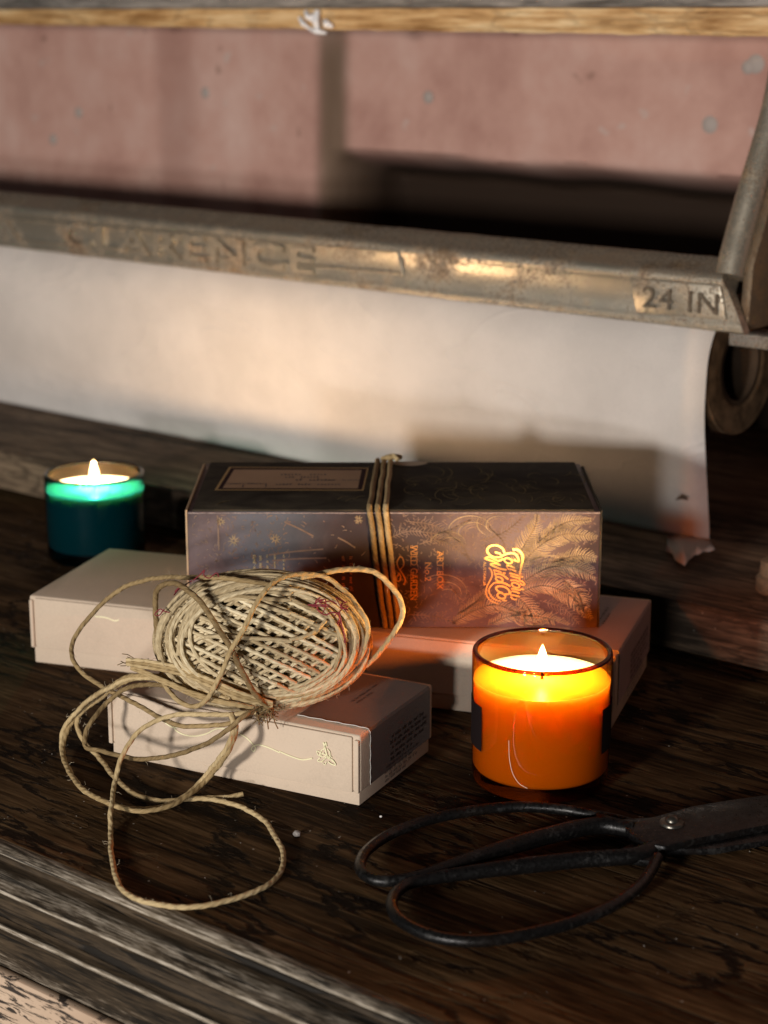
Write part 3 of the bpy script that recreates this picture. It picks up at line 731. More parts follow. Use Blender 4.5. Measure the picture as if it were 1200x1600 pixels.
# worn line where the front face folds over
mb = MB(); k_ = 160; A = []; B = []
for i in range(k_+1):
    x = DX0+.0014+(L-.0028)*i/k_; nz_ = mnoise.noise(V((i*.37, 0, 0)))*.00028
    A.append(mb.vert((x, DY0-.00012, DZ1-.0023-abs(nz_)))); B.append(mb.vert((x, DY0-.00012+.0002*0, DZ1-.0017+nz_*.5)))
for i in range(k_): mb.face((A[i], A[i+1], B[i+1], B[i]))
mb.build('worn_edge', m_plain('scuffed_card', (.25, .20, .19), .8, 0, .2, .5, 500), carton)
FN = V((0,-1,0)); FO = .00022
def fp(x, y, o=FO): return onpl(x, y, (0, DY0-o, 0), V((0,1,0)))
zlo, zhi, xlo, xhi = DZ0+.001, DZ1-.0022, DX0+.002, DX1-.002
def clipz(p): return zlo < p.z < zhi and xlo < p.x < xhi
def frond(mb, mb2, P, ll, sp=.0014, wd=.00085, taper=True, sweep=.55):
    """rachis with paired leaflets printed on the front face; P are photo points"""
    pts = smooth_pts([fp(*q) for q in P], sp); n = len(pts)
    rach = [p for p in pts if clipz(p)]
    if len(rach) > 2: mb2.ribbon(rach, .0006, FN)
    for i in range(1, n-1):
        t = (pts[i+1]-pts[i-1]).normalized(); sd = FN.cross(t); q = i/n
        l_ = ll*(math.sin(math.pi*min(.97, .18+.8*q)) if taper else 1)*random.uniform(.85, 1.1)
        for s_ in (1, -1):
            dirv = (sd*s_+t*sweep*random.uniform(.8, 1.2)).normalized()
            a = pts[i]; b = a+dirv*l_*.55+t*l_*.05; c = a+dirv*l_+t*l_*.25
            if clipz(a) and clipz(c): mb.ribbon([a, b, c], lambda u: wd*(1-.75*u), FN, 0)
mb = MB(); mb.flat = True; mb2 = MB(); mb2.flat = True; mb3 = MB(); mb3.flat = True
# palm crown on the right, feathers below, curls above
for P, ll in (([(800,905),(835,860),(880,835),(935,840)], .0085), ([(810,915),(850,890),(895,885),(936,905)], .0085), ([(812,925),(850,915),(890,930),(925,968)], .0080),
              ([(800,900),(815,860),(835,825),(840,803)], .0070), ([(805,930),(825,950),(835,978)], .0075), ([(838,850),(880,818),(925,812)], .0055),
              ([(705,975),(740,955),(775,945),(815,960)], .0070), ([(715,960),(745,940),(762,920)], .0050), ([(760,978),(800,962),(850,965),(900,982)], .0055),
              ([(880,905),(905,930),(915,965)], .0060), ([(860,880),(905,868),(936,875)], .0060)):
    frond(mb, mb2, P, ll)
for P, ll in (([(640,815),(680,822),(720,850),(735,880)], .0045), ([(610,840),(640,830),(690,832),(740,810)], .0040), ([(750,845),(790,830),(820,805)], .0045), ([(690,905),(715,930),(722,950)], .0060),
              ([(655,850),(690,845),(730,870)], .0035), ([(760,820),(785,845),(795,880)], .0035), ([(850,940),(880,950),(905,975)], .0050), ([(640,960),(690,965),(720,980)], .0040)):
    frond(mb3, mb3, P, ll, .002, .0006)
# curling feathers
for cx, cy, r, a0_, a1_, k in ((735, 830, 30, 200, 20, 6), (700, 850, 24, 180, 0, 5), (775, 818, 26, 240, 60, 5), (690, 925, 34, 130, -30, 7), (860, 900, 40, 160, 20, 7), (830, 960, 26, 180, 340, 5)):
    for j in range(k):
        rr = r*(1-.11*j); pts = []
        for i in range(15):
            a = math.radians(a0_+(a1_-a0_)*i/14); pts.append(fp(cx+rr*1.15*math.cos(a)+j*1.5, cy-rr*.8*math.sin(a)+j*.8))
        pts = [p for p in pts if clipz(p)]
        if len(pts) > 3: (mb if j % 3 == 0 else mb3).ribbon(pts, lambda u: .0005*math.sin(math.pi*min(.95, u+.08))+.0001, FN)
# loose dabs of foliage over the face
for i in range(1500):
    x = random.uniform(300, 935); y = random.uniform(803, 982)
    if 455 < x < 600 and random.random() < .85: continue
    p = fp(x, y)
    if not clipz(p): continue
    a = random.uniform(0, 6.28); l_ = random.uniform(.0008, .0032); d = V((math.cos(a), 0, math.sin(a)))
    q = p+d*l_+V((0, 0, .0004))
    if clipz(q): mb3.ribbon([p, p.lerp(q, .5)+V((d.z, 0, -d.x))*.0003, q], lambda u: .00065*(1-.6*u), FN, -.00005)
for (x0, y0, x1, y1) in ((445, 816, 490, 838), (528, 840, 555, 856), (420, 867, 505, 858), (425, 876, 510, 872), (340, 806, 342, 860)):
    mb2.ribbon(smooth_pts([fp(x0, y0), fp((x0+x1)/2, (y0+y1)/2-1), fp(x1, y1)], .002), .0009, FN)
for cx, cy, r in ((430, 842, 8), (345, 815, 7), (365, 845, 9), (560, 812, 7)):
    for j in range(9):
        a = j*.7+random.random()*.3; q = fp(cx+r*math.cos(a), cy+r*math.sin(a)); p = fp(cx+r*.2*math.cos(a), cy+r*.2*math.sin(a))
        if clipz(q): mb.ribbon([p, p.lerp(q, .5), q], lambda u: .0008*(1-.6*u), FN)
mb.build('leaf_print', M_FROND, body); mb2.build('stem_print', M_FROND2, body); mb3.build('leaf_print', M_FROND2, body)
# top panel print: label plate, curls
TN = V((0,0,1))
def tp_(x, y, o=.0003): return onz(x, y, DZ1+o)
def tq(mb, pts, o=.0003):
    mb.face([mb.vert(tp_(x, y, o)) for x, y in pts])
mb = MB(); mb.flat = True; tq(mb, [(335, 766), (358, 729.5), (576, 731), (568, 766.5)], .0002)
plate = mb.build('title_plate', m_plain('dim_gold_border', (.46, .31, .14), .8, .0, .05), carton)
mb = MB(); mb.flat = True; tq(mb, [(340, 764.5), (361, 730.8), (573, 732.2), (565.5, 765)], .0003); mb.build('plate_inset', m_plain('plate_dark_band', (.04, .02, .022), .9, 0, .05), plate)
mb = MB(); mb.flat = True; tq(mb, [(348, 762.5), (366, 733.5), (565, 734.5), (559, 763)], .0004); mb.build('plate_field', m_paper('plate_brown_paper', (.42, .28, .18), .08, .85, .2, .05), plate)
mb = MB(); mb.flat = True
def trow(x0, x1, y, hpx, seed):
    a, b_, c_ = tp_(x0, y, .0002), tp_(x1, y, .0002), tp_(x0, y-hpx, .0002)
    words(mb, 1, a, (b_-a).normalized(), V((0,1,0)), TN, (b_-a).length/.6, (c_-a).length, 1, seed)
for i, (x0, x1, y, h_) in enumerate(((436, 494, 743, 2.4), (444, 492, 747, 2.2), (460, 490, 751.5, 2.6), (505, 548, 751.5, 1.8), (426, 538, 758.5, 2.4), (358, 412, 757, 2.0))): trow(x0, x1, y, h_, 40+i)
for (x0, y0, x1, y1) in ((352, 755.5, 416, 755.5), (416, 755.5, 415, 761), (380, 757, 379, 761.5)):
    mb.ribbon([tp_(x0, y0, .0005), tp_((x0+x1)/2, (y0+y1)/2, .0005), tp_(x1, y1, .0005)], .0008, TN)
mb.build('fine_print', M_INK, plate)
mb = MB(); mb.flat = True
for i in range(66):
    cx = random.uniform(640, 925); cy = random.uniform(738, 786); r = random.uniform(8, 34); a0_ = random.uniform(0, 360); sp_ = random.uniform(70, 190)
    pts = [(cx+r*math.cos(math.radians(a0_+sp_*j/12))*(1-.04*j), cy+.42*r*math.sin(math.radians(a0_+sp_*j/12))*(1-.04*j)) for j in range(13)]
    pts = [tp_(x, y, .0002) for x, y in pts if 727 < y < 794 and 625 < x < 930]
    if len(pts) > 4: mb.ribbon(pts, lambda u: .0007*math.sin(math.pi*min(.94, u+.08))+.0001, TN)
for cx, cy in ((345, 786), (350, 784), (535, 777), (548, 780), (560, 777)):
    mb.ribbon([tp_(cx-8, cy+3), tp_(cx, cy-1), tp_(cx+9, cy-2)], .0007, TN)
mb.build('curl_print', M_FRONDT, carton)
mb = MB(); mb.flat = True
mb.face([mb.vert(V((x, y, DZ1+.0004))) for x, y in [(.0165+.0125*math.cos(math.radians(a)), DY1-.0003-.0125*math.sin(math.radians(a))) for a in range(0, 181, 12)]])
mb.build('thumb_notch', m_paper('tan_card', (.46, .37, .27), .05, .8), carton)
# gold lettering on the front, reading downwards
ZL = lambda L: [(740+x/12, 840+y/12) for x, y in L]
mb = MB(); mb.flat = True
FO2 = .0004
def st(L, w0, w1=None):
    w1 = w0 if w1 is None else w1
    P = smooth_pts([fp(x, y, FO2) for x, y in ZL(L)], .0005)
    s_ = 1/12/2665
    mb.ribbon(P, lambda t: (w0+(w1-w0)*t)*s_, FN)
def el(cx, cy, rx, ry, rot, w_):
    r = math.radians(rot); pts = []
    for i in range(19):
        a = 2*math.pi*i/18; x = rx*math.cos(a); y = ry*math.sin(a); pts.append((cx+x*math.cos(r)-y*math.sin(r), cy+x*math.sin(r)+y*math.cos(r)))
    st(pts, w_)
st([(735,225),(820,228),(890,280),(922,360),(915,450),(890,560),(868,680),(858,790)], 48, 24)
st([(520,350),(620,305),(720,290),(800,325),(840,400),(850,450),(800,440),(755,412)], 34)
el(650, 435, 78, 46, 20, 28)
st([(612,520),(700,535),(775,575)], 28); st([(640,585),(720,600),(800,635)], 28); st([(612,520),(632,560),(650,590)], 22)
st([(670,665),(790,700),(925,742)], 28); st([(688,712),(770,740),(865,770)], 26); st([(690,800),(780,800),(860,832)], 26); st([(858,800),(925,830),(955,875),(915,890),(870,850)], 20)
el(788, 893, 76, 42, 22, 26)
st([(705,955),(790,970),(860,985),(900,965),(945,985)], 26); st([(720,1005),(800,1020),(862,1050)], 26); st([(695,1075),(780,1085),(870,1110)], 26); st([(690,1110),(740,1150),(805,1165)], 24); st([(715,1005),(695,1040),(690,1080)], 18)
st([(578,285),(545,210),(450,150),(340,150),(258,215),(272,290),(350,350),(450,372),(525,350),(480,295),(400,275)], 34, 30)
st([(205,395),(300,362),(400,410),(480,435),(555,395)], 34); st([(210,398),(380,450),(500,515)], 28); st([(305,498),(400,488),(505,520)], 26); st([(312,505),(470,575),(620,608)], 30)
st([(372,608),(450,625),(525,655)], 28); el(572, 668, 16, 10, 0, 26); st([(395,680),(520,690),(650,782)], 30); st([(390,615),(400,690),(430,740)], 18)
el(482, 782, 72, 38, 22, 26); st([(435,842),(560,850),(690,912)], 30)
st([(590,1055),(650,1062),(675,1020),(630,955),(545,915),(450,915),(420,955),(470,1010),(545,1035)], 30); el(520, 1092, 78, 50, 20, 28); st([(540,1180),(620,1180)], 22)
st([(285,565),(335,620),(345,720),(300,820),(250,920),(232,1040),(280,1140),(350,1200),(465,1245)], 24, 14)
st([(470,835),(400,845),(335,895),(288,980),(318,1080),(400,1160),(510,1195)], 24, 16)
def vtext(mbx, body_, x_base, y0, y1, hpx):
    """caps reading down: base line on photo x = x_base, tops towards the right"""
    o = fp(x_base, y0, FO2); e_ = fp(x_base, y1, FO2)
    put_text(mbx, body_, o, V((0,0,-1)), V((1,0,0)), FN, (o-e_).length, hpx/2665)
vtext(mb, 'AUSTRALIA', 755.5, 877.5, 915.5, 4.2)
mb.build('gold_lettering', M_FOIL, body)
mb = MB(); mb.flat = True
vtext(mb, 'WILD GARDEN', 641.5, 852, 937, 11)
vtext(mb, 'No.2', 664, 879, 908, 10)
vtext(mb, 'ART BOX', 683, 861, 921, 10)
# fine serifs
for xb, h_, y0, y1, k in ((641.5, 11, 852, 937, 9), (683, 10, 861, 921, 7)):
    for i in range(k):
        y = y0+(y1-y0)*(i+.25)/k
        for xx in (xb+.5, xb+h_-.5):
            a, b_ = fp(xx, y-2, FO2+.00003), fp(xx, y+2.2, FO2+.00003); mb.ribbon([a, a.lerp(b_, .5), b_], .0003, FN)
ZW = lambda L: [(560+x*.1875, 700+y*.1875) for x, y in L]
for L_ in ([(330,930),(322,960),(335,1000),(362,1040),(385,1080),(392,1110),(375,1140)], [(330,930),(350,905),(372,925),(378,975),(360,1000),(345,1020)], [(330,1040),(350,1060),(348,1100),(325,1110),(320,1080),(340,1055)], [(345,1040),(320,1075),(310,1120)]):
    P = smooth_pts([fp(x, y, FO2) for x, y in ZW(L_)], .0006); mb.ribbon(P, .0007, FN)
mb.build('copper_lettering', M_FOILD, body)
mb = MB(); mb.flat = True
def glyph_col(x, y0, y1, h_, seed):
    a = fp(x, y0, FO2); b_ = fp(x, y1, FO2)
    words(mb, 1, a, V((0,0,-1)), V((1,0,0)), FN, (a-b_).length/.6, h_/2665, 1, seed)
for x, h_, sd in ((395, 5.5, 1), (405, 5, 2), (416, 3.5, 3), (428, 3, 4), (442, 3, 5)): glyph_col(x, 865, 902, h_, 60+sd)
mb.build('fine_print', m_plain('dull_gold_ink', (.52, .42, .22), .5, .2), body)
mb = MB(); mb.flat = True
for x, sd in ((534, 7), (546, 8)): glyph_col(x, 864, 930, 5, 70+sd)
mb.build('fine_print', m_plain('dim_red_gold_ink', (.36, .12, .05), .5, .2), body)

# ------------------------------------------------------------------ twine wound round the carton
tie = thing('twine_tie', 'three turns of twine wound tightly round the middle of the dark carton', 'twine', (-.006, DY0, DZ0))
TR = .00165
for k, (xt, xb, xk) in enumerate(((577.5, 601, 590), (590.5, 612, 600), (603, 623, 610))):
    q = TR*.9
    p_t = onpl(xt, 797, (0, DY0-q, 0), V((0,1,0))); p_b = onpl(xb, 985, (0, DY0-q, 0), V((0,1,0))); p_k = onz(xk, 716, DZ1+q)
    ptsl = []
    c_ = .0012
    def seg(a, b, n): return [a.lerp(b, i/n) for i in range(n)]
    A = V((p_t.x, DY0-q, DZ1-c_)); B = V((p_b.x, DY0-q, DZ0+c_)); K = V((p_k.x, DY1-c_, DZ1+q)); T = V((p_t.x, DY0+c_, DZ1+q))
    E = V((p_b.x, DY0+c_, DZ0-.0002)); Fp = V((p_b.x+.001, DY1-c_, DZ0-.0002)); G = V((p_b.x+.001, DY1+q, DZ0+c_)); Hh = V((p_k.x, DY1+q, DZ1-c_))
    loop = seg(A, B, 40)+seg(B, E, 3)+seg(E, Fp, 20)+seg(Fp, G, 3)+seg(G, Hh, 20)+seg(Hh, K, 3)+seg(K, T, 50)+seg(T, A, 3)
    for i, p in enumerate(loop):
        loop[i] = p+V((.0007*mnoise.noise(V((i*.09, k*5, 0))), 0, 0))
    mb = MB(); mb.tube(loop, TR, 10, closed=True, rnd=random.random(), plies=3, pitch=.0062)
    mb.build('twine_turn', M_TWINE, tie, smooth=True)
mb = MB()
kb = onz(612, 719, DZ1+.002)
mb.tube(smooth_pts([kb+V((-.006, .002, 0)), kb+V((-.002, -.001, .0022)), kb+V((.003, .002, .0018)), kb+V((.006, .004, .0010))], .001), TR*1.1, 10, plies=3, rnd=.4)
mb.tube(smooth_pts([kb+V((-.004, .004, .0005)), kb+V((.001, .000, .0030)), kb+V((.004, -.004, .0010))], .001), TR*.9, 10, plies=3, rnd=.8)
mb.build('knot', M_TWINE, tie, smooth=True)

# ------------------------------------------------------------------ twine ball
BC = onz(411, 1000, .0772)
ball = thing('twine_ball', 'loosely wound ball of natural twine with trailing loops and bits of red thread', 'twine', (BC.x, BC.y, .0405))
ez = V((.20, -.93, .30)).normalized(); ex = V((1, .05, -.03)); ex = (ex-ez*ex.dot(ez)).normalized(); ey = ez.cross(ex)
BA, BB, BD = .0560, .0362, .0350
def bpt(x, y, z, s=1.0): return BC + ex*(x*BA*s)+ey*(y*BB*s)+ez*(z*BD*s)
STR = []
def strand(mb, pts, r, closed=False, ns=8): 
    mb.tube(pts, r, ns, closed=closed, rnd=random.random()); STR.append(pts)
mb = MB()
# inside layer
rows = []
for i in range(13):
    th = math.pi*i/12
    rows.append((math.sin(th), math.cos(th)))
vs = []
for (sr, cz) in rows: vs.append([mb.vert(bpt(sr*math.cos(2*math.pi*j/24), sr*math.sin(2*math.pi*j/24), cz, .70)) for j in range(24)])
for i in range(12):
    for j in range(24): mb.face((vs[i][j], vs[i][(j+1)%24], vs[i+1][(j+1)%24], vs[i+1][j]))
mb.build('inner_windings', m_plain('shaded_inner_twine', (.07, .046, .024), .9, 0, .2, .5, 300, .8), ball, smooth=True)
# crossed lattice on the face that looks to the front
mb = MB()
def lattice(ang, spacing, scale, r, off=0.0, jit=.0006, ext=.90, bend=0.0):
    a = math.radians(ang); d = (math.cos(a), math.sin(a)); nn = (-d[1], d[0])
    s = -.040+off
    while s < .040:
        ss = s+random.uniform(-jit, jit); aa = a+random.uniform(-.05, .05)
        dd = (math.cos(aa), math.sin(aa)); pts = []
        for i in range(-46, 47):
            t = i*.0014
            X = nn[0]*ss+dd[0]*t; Y = nn[1]*ss+dd[1]*t+bend*t*t
            q = (X/BA)**2+(Y/BB)**2
            if q < ext: pts.append(bpt(X/BA, Y/BB, math.sqrt(1-q), 1)-ez*(1-scale)*BD + V((random.gauss(0, .00012), random.gauss(0, .00012), random.gauss(0, .00012))))
        if len(pts) > 6: strand(mb, pts, r*random.uniform(.9, 1.1), ns=7)
        s += spacing
lattice(-25, .0052, .970, .00108, ext=.95)
lattice(31, .0044, .925, .00102, .001, ext=.95)
lattice(-22, .0048, .885, .00102, .003)
lattice(34, .0043, .845, .00100, .002)
lattice(-29, .0044, .805, .0010, .001)
lattice(27, .0042, .76, .0010, .002)
mb.build('crossed_windings', M_TWINEP, ball, smooth=True)
# turns running round the edge
mb = MB()
def turn(lat, tilt, ph, s, r, jx=0, jy=0, drop=0):
    pts = []; n = 110
    f1, f2 = random.uniform(0, 6), random.uniform(0, 6)
    for i in range(n):
        p = 2*math.pi*i/n
        la = math.radians(lat + tilt*math.sin(p+ph)+2.0*math.sin(2*p+f1))
        sc_ = s*(1+.016*math.sin(3*p+f2))
        q = bpt(math.cos(la)*math.cos(p)+jx, math.cos(la)*math.sin(p)+jy, math.sin(la), sc_)
        pts.append(q)
    strand(mb, pts, r, closed=True, ns=7)
for i in range(46):
    lat = random.uniform(-40, 38); lat += 0
    turn(lat, random.uniform(2, 10), random.uniform(-1.2, 1.2)+math.pi/2*random.choice((1, 1, -1)), random.uniform(.91, 1.05), random.uniform(.00085, .00122), random.uniform(-.02, .02), random.uniform(-.025, .025))
for lat in (26, 30, 34, 37, 40, 43): turn(lat, random.uniform(1, 5), random.uniform(-.6, .6), random.uniform(1.0, 1.05), .0011, .0, .02)
mb.build('edge_windings', M_TWINEP, ball, smooth=True)
# a few arcs that cut across the top of the lattice
mb = MB()
def arc(P, dz, r=.0011, m=1.0):
    pts = [bpt((x-411)/2915/BA, -(y-1000)/2915/BB*1.0, math.sqrt(max(0, 1-((x-411)/2915/BA)**2-((y-1000)/2915/BB)**2))) + ez*dz for x, y in P]
    strand(mb, smooth_pts(pts, .0015), r)
Z3 = lambda L: [(240+x/6, 880+y/6) for x, y in L]
ZR = lambda L: [(420+x*.18333, 880+y*.18333) for x, y in L]
arc(Z3([(300,620),(330,540),(440,430),(560,350),(700,320),(900,330),(1200,350)])+ZR([(100,300),(250,370),(400,430),(500,520),(540,650),(540,760),(500,900)]), .0012)
arc(Z3([(260,700),(290,560),(420,400),(620,310),(820,280),(1020,275),(1200,290)])+ZR([(150,240),(330,320),(440,440),(520,560),(570,680),(590,780),(540,900),(440,1020)]), .002)
arc(Z3([(600,360),(760,340),(950,400),(1180,470)])+ZR([(100,420),(300,500)]), .0004)
arc(Z3([(420,690),(600,680),(800,695),(1050,705),(1200,720)])+ZR([(100,640),(200,620),(310,570),(410,480)]), .0016)
arc(Z3([(200,860),(215,700),(270,540),(400,380),(560,290),(760,220),(1000,200),(1190,230)])+ZR([(120,200),(330,230),(520,310),(630,420),(680,560),(690,680),(650,800),(580,920),(460,1030),(330,1110)]), .0026)
arc(ZR([(0,1010),(180,1080),(330,1010),(500,890)]), .0015); arc(ZR([(-100,1100),(80,1130),(330,1080),(480,1000)]), .002)
mb.build('stray_turns', M_TWINEP, ball, smooth=True)

# long loose loops: photo points with a height above the desk (z) or a distance (y)
Z7 = lambda x, y: (80+x/2, 840+y/2)
def path(P, step=.0014):
    out = []
    for e in P:
        x, y, kd, val = e
        out.append(onz(x, y, val) if kd == 'z' else ony(x, y, val))
    return smooth_pts(out, step)
def loose(P, r=.0013, mat=None):
    mbl = MB(); pts = path(P)
    pts = [p+V((.0006*mnoise.noise(p*95), .0006*mnoise.noise(p*95+V((5,0,0))), .0004*mnoise.noise(p*95+V((0,7,0))))) for p in pts]
    mbl.tube(pts, r, 10, rnd=random.random(), plies=3, pitch=.0105); STR.append(pts)
    return mbl.build('loose_loop', mat or M_TWINE, ball, smooth=True)
z7 = lambda L: [(*Z7(x, y), k, v) for x, y, k, v in L]
# big loop out to the left over the long box and down in front of the small box
loose(z7([(700,150,'y',.945),(560,128,'y',.945),(430,124,'y',.960),(340,126,'y',.985),(240,150,'y',1.005),(150,215,'y',1.010),(80,300,'y',1.006),(62,350,'y',1.000),(75,395,'y',.990),(120,440,'y',.980),(190,482,'y',.970),(265,520,'y',.958),(330,558,'y',.946),(400,586,'y',.936),(490,588,'y',.928),(560,580,'y',.924),(610,555,'y',.925),(640,540,'y',.930)]))
# small loop at the upper left, then across the lattice to the frayed end
loose(z7([(345,400,'y',.958),(336,330,'y',.955),(324,225,'y',.952),(328,170,'y',.948),(360,143,'y',.942),(410,152,'y',.936),(468,205,'y',.926),(515,275,'y',.920),(560,345,'y',.917),(600,425,'y',.917),(640,492,'y',.921),(690,540,'y',.928)]), .0015)
# strand lit by the candle: from the lower left up across the lattice and round the right end
loose(z7([(345,425,'y',.944),(360,472,'y',.934),(400,512,'y',.926),(450,526,'y',.922),(492,498,'y',.920),(530,430,'y',.917),(562,350,'y',.915),(600,290,'y',.916),(640,210,'y',.921),(690,142,'y',.930),(760,115,'y',.940),(845,120,'y',.950),(920,170,'y',.955),(975,240,'y',.955),(990,300,'y',.953),(970,370,'y',.950),(910,430,'y',.944),(820,480,'y',.936),(700,505,'y',.930)]), .0013)
# far loop on the right
loose(z7([(780,125,'y',.950),(860,110,'y',.955),(930,98,'y',.962),(1000,106,'y',.966),(1060,150,'y',.968),(1096,210,'y',.968),(1090,265,'y',.966),(1050,330,'y',.962),(1000,385,'y',.957),(940,430,'y',.950),(860,480,'y',.940),(780,505,'y',.934)]), .0015)
# bundle that leaves the ball at the lower left, ends in a frayed tip
for d in (0, 11, -9):
    loose(z7([(236,388+d*.6,'y',.944),(290,394+d,'y',.940),(350,404+d,'y',.935),(430,426+d,'y',.928),(520,462+d,'y',.922),(600,496+d,'y',.921),(690,520+d*.5,'y',.926)]), .00095)
for d in (0, 8):
    loose(z7([(250,400+d,'y',.945),(340,440+d,'y',.935),(460,490+d,'y',.927),(580,520+d*.5,'y',.924),(690,540,'y',.930)]), .00095)
# hanging coils in front of the small box and on the desk
loose(z7([(640,520,'y',.928),(570,500,'y',.928),(480,470,'y',.932),(390,440,'y',.940),(300,435,'y',.950),(220,455,'y',.958),(150,505,'z',.034),(95,545,'z',.024),(82,590,'z',.016),(112,650,'z',.006),(150,690,'z',.002),(200,750,'z',.0018),(260,800,'z',.0018),(340,822,'z',.0018),(440,815,'z',.0018),(540,812,'z',.0018),(600,800,'z',.003)]))
Z5b = lambda x, y: (x/2, 1150+y/2)
loose(z7([(640,545,'y',.924),(560,552,'y',.922),(450,552,'y',.926),(370,558,'y',.930),(300,585,'y',.930),(245,640,'y',.930),(215,700,'y',.925),(198,770,'z',.012),(187,850,'z',.008)]) +
      [(*Z5b(x, y), 'z', .0018) for x, y in ((345,300),(350,390),(366,455),(396,490),(440,515),(520,530),(600,534),(680,522),(760,500),(830,470),(870,435),(886,395),(880,350),(852,300),(820,260),(762,226),(700,206),(640,196),(575,196))])
for dx, dy, zz in ((0, 0, 0), (9, 7, .0022)):
    loose(z7([(560,545,'y',.921),(570+dx,600,'y',.919),(540+dx,670+dy,'y',.914),(480+dx,745+dy,'z',.010),(420,805+dy,'z',.003+zz),(350,840+dy*.6,'z',.0018+zz),(270,850+dy*.6,'z',.0018+zz),(190,832+dy*.4,'z',.0018+zz),(110,795-dy*.3,'z',.0018+zz),(60-dx*.4,735,'z',.0018+zz),(32+dx*.4,665,'z',.004+zz),(38+dx*1.6,600,'z',.014),(75+dx*1.5,550-dy,'z',.024),(120+dx,505-dy,'z',.036),(180+dx,470-dy,'y',.962),(250,440-dy,'y',.952),(340,442-dy,'y',.942),(440,470,'y',.934),(560,505,'y',.926)]))
loose(z7([(650,535,'y',.926),(600,560,'y',.919),(560,595,'y',.917),(480,645,'y',.917),(400,675,'y',.920),(300,692,'z',.020),(220,682,'z',.020),(150,665,'z',.022),(110,655,'z',.022),(108,610,'z',.028),(130,570,'z',.034),(180,510,'y',.962),(230,475,'y',.954),(300,458,'y',.946),(400,468,'y',.936)]))
# frayed tuft under the ball
mb = MB(); tc_ = ony(*Z7(690, 540), .926)
for i in range(34):
    a = V((random.gauss(0, .4), random.gauss(-.2, .3), random.gauss(-.3, .4)))+V((-.6, 0, .1)) if i % 2 else V((random.gauss(.1, .4), random.gauss(-.3, .3), random.gauss(-.35, .25)))
    a = a.normalized()*random.uniform(.004, .011)
    s0 = tc_+V((random.gauss(-.003, .004), random.gauss(0, .001), random.gauss(0, .0015)))
    mb.tube([s0, s0+a*.5+V((0, 0, random.gauss(0, .0008))), s0+a], .00032, 4)
mb.build('frayed_end', M_TWINE, ball)
mb = MB(); t2 = ony(*Z7(236, 390), .944)
for i in range(26):
    a = V((-1, random.gauss(0, .3), random.gauss(.05, .35))).normalized()*random.uniform(.002, .007); s0 = t2+V((random.uniform(0, .012), random.gauss(0, .0006), random.gauss(0, .0012)))
    mb.tube([s0, s0+a*.5+V((0, 0, random.gauss(0, .0005))), s0+a], .00024, 4)
mb.build('frayed_end', M_TWINE, ball)
# stray fibres standing off the twine
mb = MB()
for pts in STR:
    n = len(pts); Lg = n*.0015
    for _ in range(int(Lg/.0085)):
        i = random.randrange(1, n-1); p = pts[i]; t = (pts[i+1]-pts[i-1]).normalized()
        d = V((random.gauss(0, 1), random.gauss(0, 1), random.gauss(0, 1))); d = (d-t*d.dot(t)).normalized()
        l_ = random.uniform(.0010, .0045); a = p+d*.0013; cu_ = V((random.gauss(0, .4), random.gauss(0, .4), random.gauss(0, .4)))
        b_ = a+(d+t*random.uniform(-1, 1)).normalized()*l_*.5; c_ = b_+(d*.4+t*random.uniform(-1, 1)+cu_).normalized()*l_*.5
        if c_.z < .001: continue
        mb.tube([a, b_, c_], .00007, 3, caps=False)
for x0, y0, x1, y1, yy in ((330,120,300,140,.985), (125,440,80,400,.98)): pass
mb.build('fibres', M_FIBRE, ball)
for sets in (([(372,160,480),(440,105,455),(480,62,470),(470,110,500),(520,140,560),(590,90,600),(610,128,640)], [(360,165,300),(300,200,260),(240,240,230),(190,300,200),(270,200,300),(200,270,240),(330,180,300)], [(180,470,80),(100,450,60),(60,430,20),(10,480,40),(50,490,90),(100,430,150)]),):
    mb = MB()
    for s_ in sets:
        P = [ony(240+x/6, 880+y/6, .943) for x, y, _ in s_]
        mb.tube(smooth_pts(P, .0008), .00032, 6)
    mb.build('red_thread', M_RED, ball, smooth=True)
mb = MB()
for i in range(5):
    cx, cy = random.choice(((470, 330), (560, 380), (640, 350), (600, 480), (630, 600)))
    P = []
    for j in range(6): P.append(ony(*ZR([(cx+random.gauss(0, 45), cy+random.gauss(0, 45))])[0], .932+random.gauss(0, .002)+(cx-420)/220*.012))
    mb.tube(smooth_pts(P, .0007), .00032, 5)
P = [ony(*q, .936) for q in ZR([(440,290),(400,330),(420,400),(480,440),(540,420),(600,440),(620,520),(640,600),(650,680)])]
mb.tube(smooth_pts(P, .0007), .00042, 6)
mb.build('red_thread', M_RED, ball, smooth=True)

